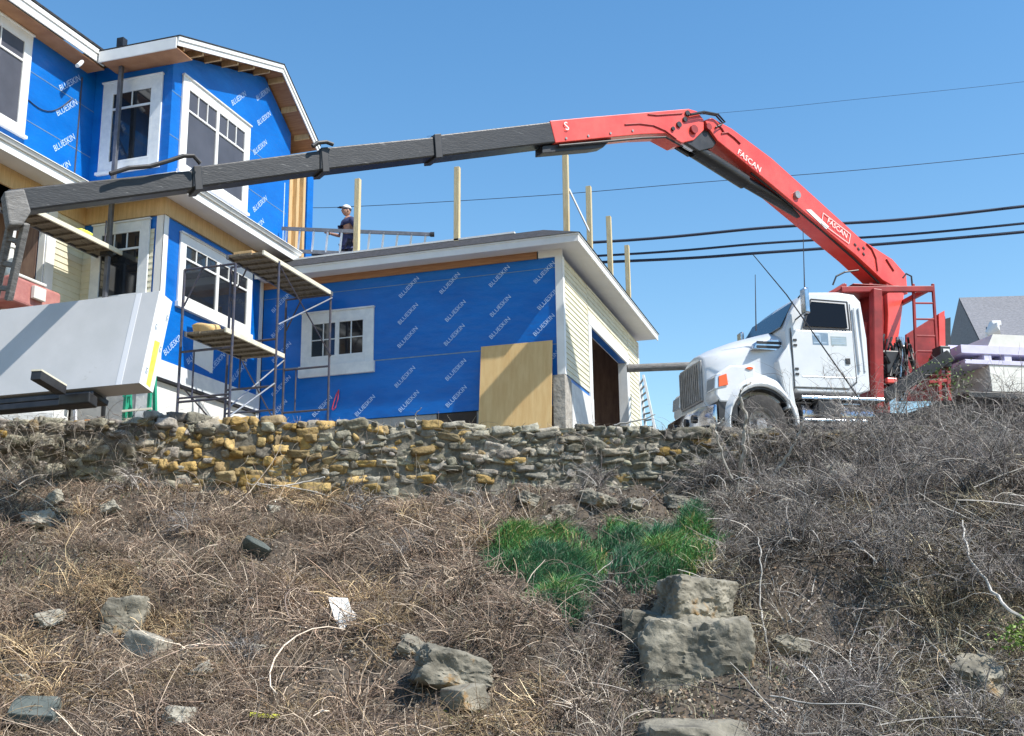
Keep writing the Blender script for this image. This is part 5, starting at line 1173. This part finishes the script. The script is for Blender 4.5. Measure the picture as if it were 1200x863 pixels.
# neighbour house far right
nb = thing('neighbour_house', at(1180, 440, D=48)*np.array([1, 1, 0])+ez*9, 'distant house with grey shingled hip roof beyond the truck bed', 'house')
D_ = 48
def nbp(x, y, D): return at(x, y, D=D)
rf = MB(); rA, rB = nbp(1124, 349, 50), nbp(1290, 344, 52); rC, rDp = nbp(1148, 398, 46), nbp(1300, 399, 48); rE = nbp(1112, 404, 54)
dn = np.array([0, 0, -.15])
rf.add([rA, rB, rDp, rC, rA+dn, rB+dn, rDp+dn, rC+dn], [(0, 1, 2, 3), (7, 6, 5, 4), (0, 4, 5, 1), (1, 5, 6, 2), (2, 6, 7, 3), (3, 7, 4, 0)]); ro = rf.build('roof', 'shingle2', nb)
rf = MB(); rf.add([rA, rC, rE, rA+dn, rC+dn, rE+dn], [(0, 1, 2), (5, 4, 3), (0, 3, 4, 1), (1, 4, 5, 2), (2, 5, 3, 0)]); rf.build('roof_hip', 'shingle2', nb)
wl_ = MB(); q = rC+np.array([.15, .2, -.1]); e = rDp+np.array([0, .2, -.1]); wl_.prism([q, e, e-ez*4, q-ez*4], FH*4); wl_.build('wall', 'siding', nb)
wl_ = MB(); q2_ = rE+np.array([.3, 0, .0]); wl_.prism([q-FH*.02, q2_, q2_-ez*4, q-FH*.02-ez*4], RH*.3); wl_.build('wall', 'siding', nb)
vp = nbp(1168, 379, 47); MB().tube([vp-ez*.6, vp], .09, 10).build('roof_vent', 'strap', ro); MB().box3(vp-RH*.2-ez*.1, RH*.4, FH*.3, ez*.22).build('vent_hood', 'strap', ro, bevel=.03)
dm = thing('dish_mast', nbp(1156, 398, 44), 'pale dish and mast in front of the neighbour house roof', 'antenna'); MB().tube([nbp(1155, 415, 44), nbp(1157, 392, 44)], .06, 8).build('mast', 'strap', dm)
MB().tube([nbp(1157, 392, 44), nbp(1166, 385, 44)], [.12, .3], 12).build('dish', 'strap', dm)

# ------------------------------------------------------------------ overhead cables
def cable(pts, r_, label, D0=34, D1=30):
    n = len(pts); P_ = [at(x, y, D=D0+(D1-D0)*i/(n-1)) for i, (x, y) in enumerate(pts)]
    # catmull-rom resample
    Q = []
    for i in range(n-1):
        p0 = P_[max(i-1, 0)]; p1 = P_[i]; p2 = P_[i+1]; p3 = P_[min(i+2, n-1)]
        for t in np.linspace(0, 1, 9)[:-1]: Q.append(.5*((2*p1)+(-p0+p2)*t+(2*p0-5*p1+4*p2-p3)*t*t+(-p0+3*p1-3*p2+p3)*t**3))
    Q.append(P_[-1]); o = MB().tube(Q, r_, 6).build('overhead_cable', 'wire'); tag(o, label, 'cable', 'cables crossing the sky on the right')
cable([(-200, 300), (300, 300), (700, 284), (900, 267), (1050, 258), (1200, 242), (1400, 218)], .042, 'uppermost of the three thick dark cables crossing behind the red boom')
cable([(-200, 322), (300, 318), (720, 299), (900, 285), (1050, 276), (1200, 262), (1400, 240)], .034, 'middle of the three thick dark cables crossing behind the red boom')
cable([(-200, 326), (300, 322), (740, 306), (900, 296), (1050, 285), (1200, 272), (1400, 252)], .042, 'lowest of the three thick dark cables crossing behind the red boom')
cable([(-200, 246), (300, 244), (420, 242), (640, 229), (820, 214), (1000, 200), (1200, 180), (1400, 155)], .009, 'thin faint cable passing behind the worker and the deck posts')
cable([(500, 160), (840, 133), (1000, 117), (1200, 96), (1400, 70)], .005, 'faintest thin cable high in the sky right of the boom knuckle')

# ------------------------------------------------------------------ boulders, stones and litter on the hillside
u, v, z = hit(402, 742)
bd_ = thing('broken_board', W(u, v, z), 'broken white board fragment lying on the brown slope', 'board')
cc = W(u, v, z+.12)
q = [cc+RH*a+ez*b+FH*c for a, b, c in ((-.17, .20, .10), (.02, .19, .12), (.06, .08, .10), (.17, -.02, .08), (.12, -.14, .0), (-.0, -.17, -.02), (-.10, .02, .03))]
MB().prism(q, (FH*.02+ez*.012)).build('fragment', 'wrapped', bd_, bevel=.003)
u, v, z = hit(310, 848); o = MB().bar(W(u-.12, v, z+.07), W(u+.12, v, z+.05), .05, .03).build('yellow_scrap', 'tape'); tag(o, 'small yellow scrap at the bottom left of the slope', 'scrap')
# pale bare branches that stand out
def branch(pts, r0, label, D=None, n=6):
    P_ = []
    for i, (x, y, dd) in enumerate(pts): P_.append(at(x, y, D=dd))
    Q = []
    for i in range(len(P_)-1):
        p0 = P_[max(i-1, 0)]; p1 = P_[i]; p2 = P_[i+1]; p3 = P_[min(i+2, len(P_)-1)]
        for t in np.linspace(0, 1, 6)[:-1]: Q.append(.5*((2*p1)+(-p0+p2)*t+(2*p0-5*p1+4*p2-p3)*t*t+(-p0+3*p1-3*p2+p3)*t**3)+rng.normal(size=3)*r0*.5)
    Q.append(P_[-1]); rs = list(np.linspace(r0, r0*.4, len(Q))); o = MB().tube(Q, rs, n).build('bare_branch', 'bark', smooth=True); tag(o, label, 'branch')
branch([(866, 556, 14.8), (872, 520, 14.6), (873, 490, 14.5), (868, 462, 14.4), (880, 448, 14.4)], .030, 'pale upright branch in front of the truck front wheel')
branch([(905, 560, 14.6), (925, 530, 14.5), (938, 505, 14.4), (945, 480, 14.4)], .022, 'pale branch right of the front wheel leaning to the right')
branch([(858, 560, 14.6), (846, 535, 14.5), (838, 505, 14.4), (848, 490, 14.4)], .020, 'crooked pale branch left of the front wheel')
branch([(905, 790, 10.2), (896, 740, 10.3), (890, 700, 10.5), (892, 655, 10.6), (888, 630, 10.8)], .012, 'slender pale stem rising right of the stacked boulders')
branch([(1215, 735, 9.8), (1180, 712, 10.0), (1155, 680, 10.3), (1134, 645, 10.6), (1128, 610, 10.9)], .018, 'thick pale curved branch at the right side of the brambles')
branch([(1010, 740, 10.5), (1060, 738, 10.5), (1090, 752, 10.3), (1120, 790, 10.0)], .011, 'arched grey branch low at the right')
branch([(612, 800, 10.6), (618, 775, 10.7), (614, 755, 10.8), (622, 738, 10.9)], .011, 'curved pale stalk standing in the dry grass')
branch([(380, 560, 14.9), (350, 566, 14.9), (320, 572, 14.8), (290, 566, 14.9)], .014, 'long pale root lying below the lichen-covered wall')
branch([(300, 566, 14.9), (360, 575, 14.7), (400, 588, 14.4), (425, 597, 14.2)], .013, 'pale root running down right below the wall')
branch([(990, 640, 11.6), (1030, 660, 11.3), (1045, 690, 11.0), (1050, 720, 10.8)], .010, 'thin grey branch in the middle of the right brambles')
branch([(720, 498, 15.1), (745, 494, 15.0), (768, 486, 14.9)], .016, 'bare dark stick poking over the wall before the garage door')
branch([(488, 497, 15.1), (487, 486, 15.1), (494, 478, 15.0)], .010, 'forked pale twig sticking up from the wall top under the plywood')

# ------------------------------------------------------------------ bare bramble shrubs
SP = np.array([[.28, .255, .23], [.40, .375, .35], [.16, .14, .13], [.50, .46, .42], [.22, .19, .185], [.11, .09, .085]])
def shrub(name, u0, v0, z0, hgt, rad, ncane, ntw, label, seed, tintk=1.0, tw=.0024, group='bare bramble shrubs on the right of the slope', lean=(0, 0), cat='shrub'):
    global rng
    keep = rng; rng = np.random.default_rng(seed)
    n = ncane; base = W(u0, v0, z0); P0 = np.repeat(base[None], n, 0)+rng.normal(size=(n, 3))*np.array([rad*.22, rad*.22, .02])
    D = rng.normal(size=(n, 3))*.55; D[:, 2] = rng.uniform(.6, 1.5, n); D += RH*lean[0]+FH*lean[1]
    L = hgt*rng.uniform(.8, 1.5, n)
    tc = SP[rng.integers(0, 6, n)]*rng.uniform(.8, 1.3, (n, 1))*tintk
    a = strands(P0, D, L, 9, rng.normal(size=n)*.16, np.where(rng.random(n) < .25, 1.5, 1.)*rng.uniform(.004, .0085, n), tc*np.where(rng.random(n) < .28, 1.55, 1.)[:, None], sag=.085*rad/hgt, taper=.35, ground=False)
    Q = a[3]; parts = [a[:3]]
    # side twigs off canes, then finer twigs off those
    m = ntw; ci = rng.integers(0, n, m); ti = rng.uniform(1.5, 9, m); i0 = np.clip(ti.astype(int), 0, 8); fr_ = (ti-i0)[:, None]
    P1 = Q[ci, i0]*(1-fr_)+Q[ci, i0+1]*fr_; Dc = Q[ci, i0+1]-Q[ci, i0]; Dc /= np.linalg.norm(Dc, axis=1)[:, None]
    D1 = Dc*.8+rng.normal(size=(m, 3))*.75; L1 = hgt*rng.uniform(.16, .48, m)
    t1 = SP[rng.integers(0, 6, m)]*rng.uniform(.8, 1.35, (m, 1))*tintk
    b = strands(P1, D1, L1, 5, rng.normal(size=m)*.30, rng.uniform(.7, 1.5, m)*tw, t1, sag=.03, taper=.4, ground=False); parts.append(b[:3])
    m2 = int(ntw*1.5); ci = rng.integers(0, m, m2); i0 = rng.integers(1, 5, m2); P2 = b[3][ci, i0]
    D2 = (b[3][ci, i0+1-(i0 == 5)]-b[3][ci, i0-1]); D2 /= np.maximum(np.linalg.norm(D2, axis=1)[:, None], 1e-6); D2 = D2+rng.normal(size=(m2, 3))*.8
    t2 = SP[rng.integers(0, 6, m2)]*rng.uniform(.8, 1.35, (m2, 1))*tintk
    c = strands(P2, D2, hgt*rng.uniform(.06, .22, m2), 3, rng.normal(size=m2)*.35, rng.uniform(.6, 1.2, m2)*tw*.75, t2, taper=.4, ground=False); parts.append(c[:3])
    v_, q_, t_ = merge(parts); rng = keep
    o = np_mesh(name, v_-base, q_, M['twig'], t_); o.location = base; return tag(o, label, cat, group)
SH = [ # u, v, height, radius, label, tint
    (3.15, 14.9, .95, .6, 'grey bramble shrub in front of the truck front wheel', 1.0), (4.0, 14.9, 1.05, .8, 'bramble shrub below the truck door', .95), (4.9, 14.8, 1.05, .9, 'grey brown bramble shrub below the truck steps', 1.1),
    (5.9, 14.4, .85, 1.0, 'tall pale shrub below the black outrigger', 1.25), (6.8, 14.2, .92, 1.0, 'tallest grey shrub at the right below the board stack', 1.15), (4.3, 13.5, .62, .9, 'purplish bramble shrub mid slope under the truck cab', .9),
    (5.3, 13.3, .72, .9, 'dense bramble shrub mid slope under the crane mast', .95), (3.75, 13.8, .5, .7, 'low bramble shrub just right of the green grass', .95), (3.1, 12.4, .42, .7, 'dark bramble shrub above the stacked boulders', .75),
    (4.0, 12.3, .65, .9, 'tangled bramble shrub in the middle of the right slope', .85), (5.1, 12.1, .7, .9, 'brown bramble shrub toward the right edge mid slope', .9), (2.75, 11.3, .48, .7, 'thin dark shrub right of the topmost boulder', .8),
    (3.6, 11.0, .55, .8, 'grey tangled shrub low on the right slope', .95), (4.5, 10.8, .55, .8, 'sparse grey shrub near the right edge low down', 1.0), (2.75, 9.9, .36, .6, 'fine grey shrub at the bottom right of the boulders', 1.1),
    (3.8, 9.7, .42, .7, 'feathery pale shrub at the bottom right', 1.25), (6.0, 12.8, .8, .9, 'grey shrub at the right edge mid slope', 1.05), (2.5, 14.9, .42, .45, 'sparse shrub against the dark end of the wall left of the truck', .9)]
SH += [(4.0, 15.75, .30, .5, 'bramble on the wall top hiding the fuel tank', .95), (4.8, 15.75, .6, .6, 'bramble on the wall top below the rear of the cab', 1.0), (5.7, 15.7, .7, .6, 'bramble on the wall top before the crane base', 1.1)]
for i, (u, v, h, r_, lb, tk) in enumerate(SH):
    shrub('bramble_shrub', u, v, ground_z(u, v) if v < 15.5 else 4.15, h, r_, 40, 420 if v > 15.5 or i in (0, 17) else 820, lb, 300+i, tk*.85)
SL = [(-6.4, 14.9, .42, 'low dry bramble against the left end of the wall'), (-4.9, 14.8, .36, 'small dry bramble below the left wall near the lichen'), (-2.0, 14.6, .34, 'low reddish bramble below the lichen stones'), (-.4, 14.5, .36, 'brown bramble under the wall left of the grass'),
      (-1.2, 13.2, .32, 'dry bramble in the middle of the slope left of the grass'), (-3.8, 13.4, .32, 'dry bramble on the upper left slope'), (-2.6, 11.0, .30, 'dry bramble low on the left slope'), (1.1, 14.9, .34, 'dry vine hanging over the rubble ledge above the grass')]
for i, (u, v, h, lb) in enumerate(SL):
    shrub('dry_bramble', u, v, ground_z(u, v), h, .55, 26, 300, lb, 400+i, .85, group='dry brambles on the left of the slope', cat='bramble')
# little green plants
def leafy(x, y, D, n, size, label, col):
    c = at(x, y, D=D); g = np.random.default_rng(int(x*7+y)); P_ = c+g.normal(size=(n, 3))*size*np.array([1, 1, .8]); A = g.normal(size=(n, 3)); A /= np.linalg.norm(A, axis=1)[:, None]
    B = np.cross(A, g.normal(size=(n, 3))); B /= np.linalg.norm(B, axis=1)[:, None]; s = g.uniform(.012, .028, n)[:, None]; A *= s; B *= s*.5
    vv = np.stack([P_-A, P_+B, P_+A, P_-B], 1).reshape(-1, 3)-c; tt = np.repeat(np.array(col)*g.uniform(.6, 1.5, (n, 1)), 4, 0)
    o = np_mesh('green_plant', vv, np.arange(4*n).reshape(n, 4), M['blade'], tt); o.location = c; tag(o, label, 'plant')
leafy(845, 838, 9.9, 420, .10, 'bright green leafy weed at the foot of the stacked boulders', (.10, .20, .03))
leafy(792, 854, 9.5, 260, .08, 'yellow-green weed in front of the bottom slab', (.22, .26, .05))
leafy(1196, 745, 9.8, 320, .09, 'yellow-green plant at the right edge', (.16, .24, .04))
leafy(905, 800, 9.8, 200, .07, 'small green weed right of the largest boulder', (.08, .15, .04))
leafy(1110, 440, 14.2, 260, .16, 'green leafed twig before the board stack', (.09, .13, .03))
leafy(850, 620, 13.4, 400, .18, 'dull green plant right of the grass patch', (.05, .10, .03))
leafy(545, 862, 9.5, 300, .12, 'olive weed at the bottom centre', (.14, .17, .05))
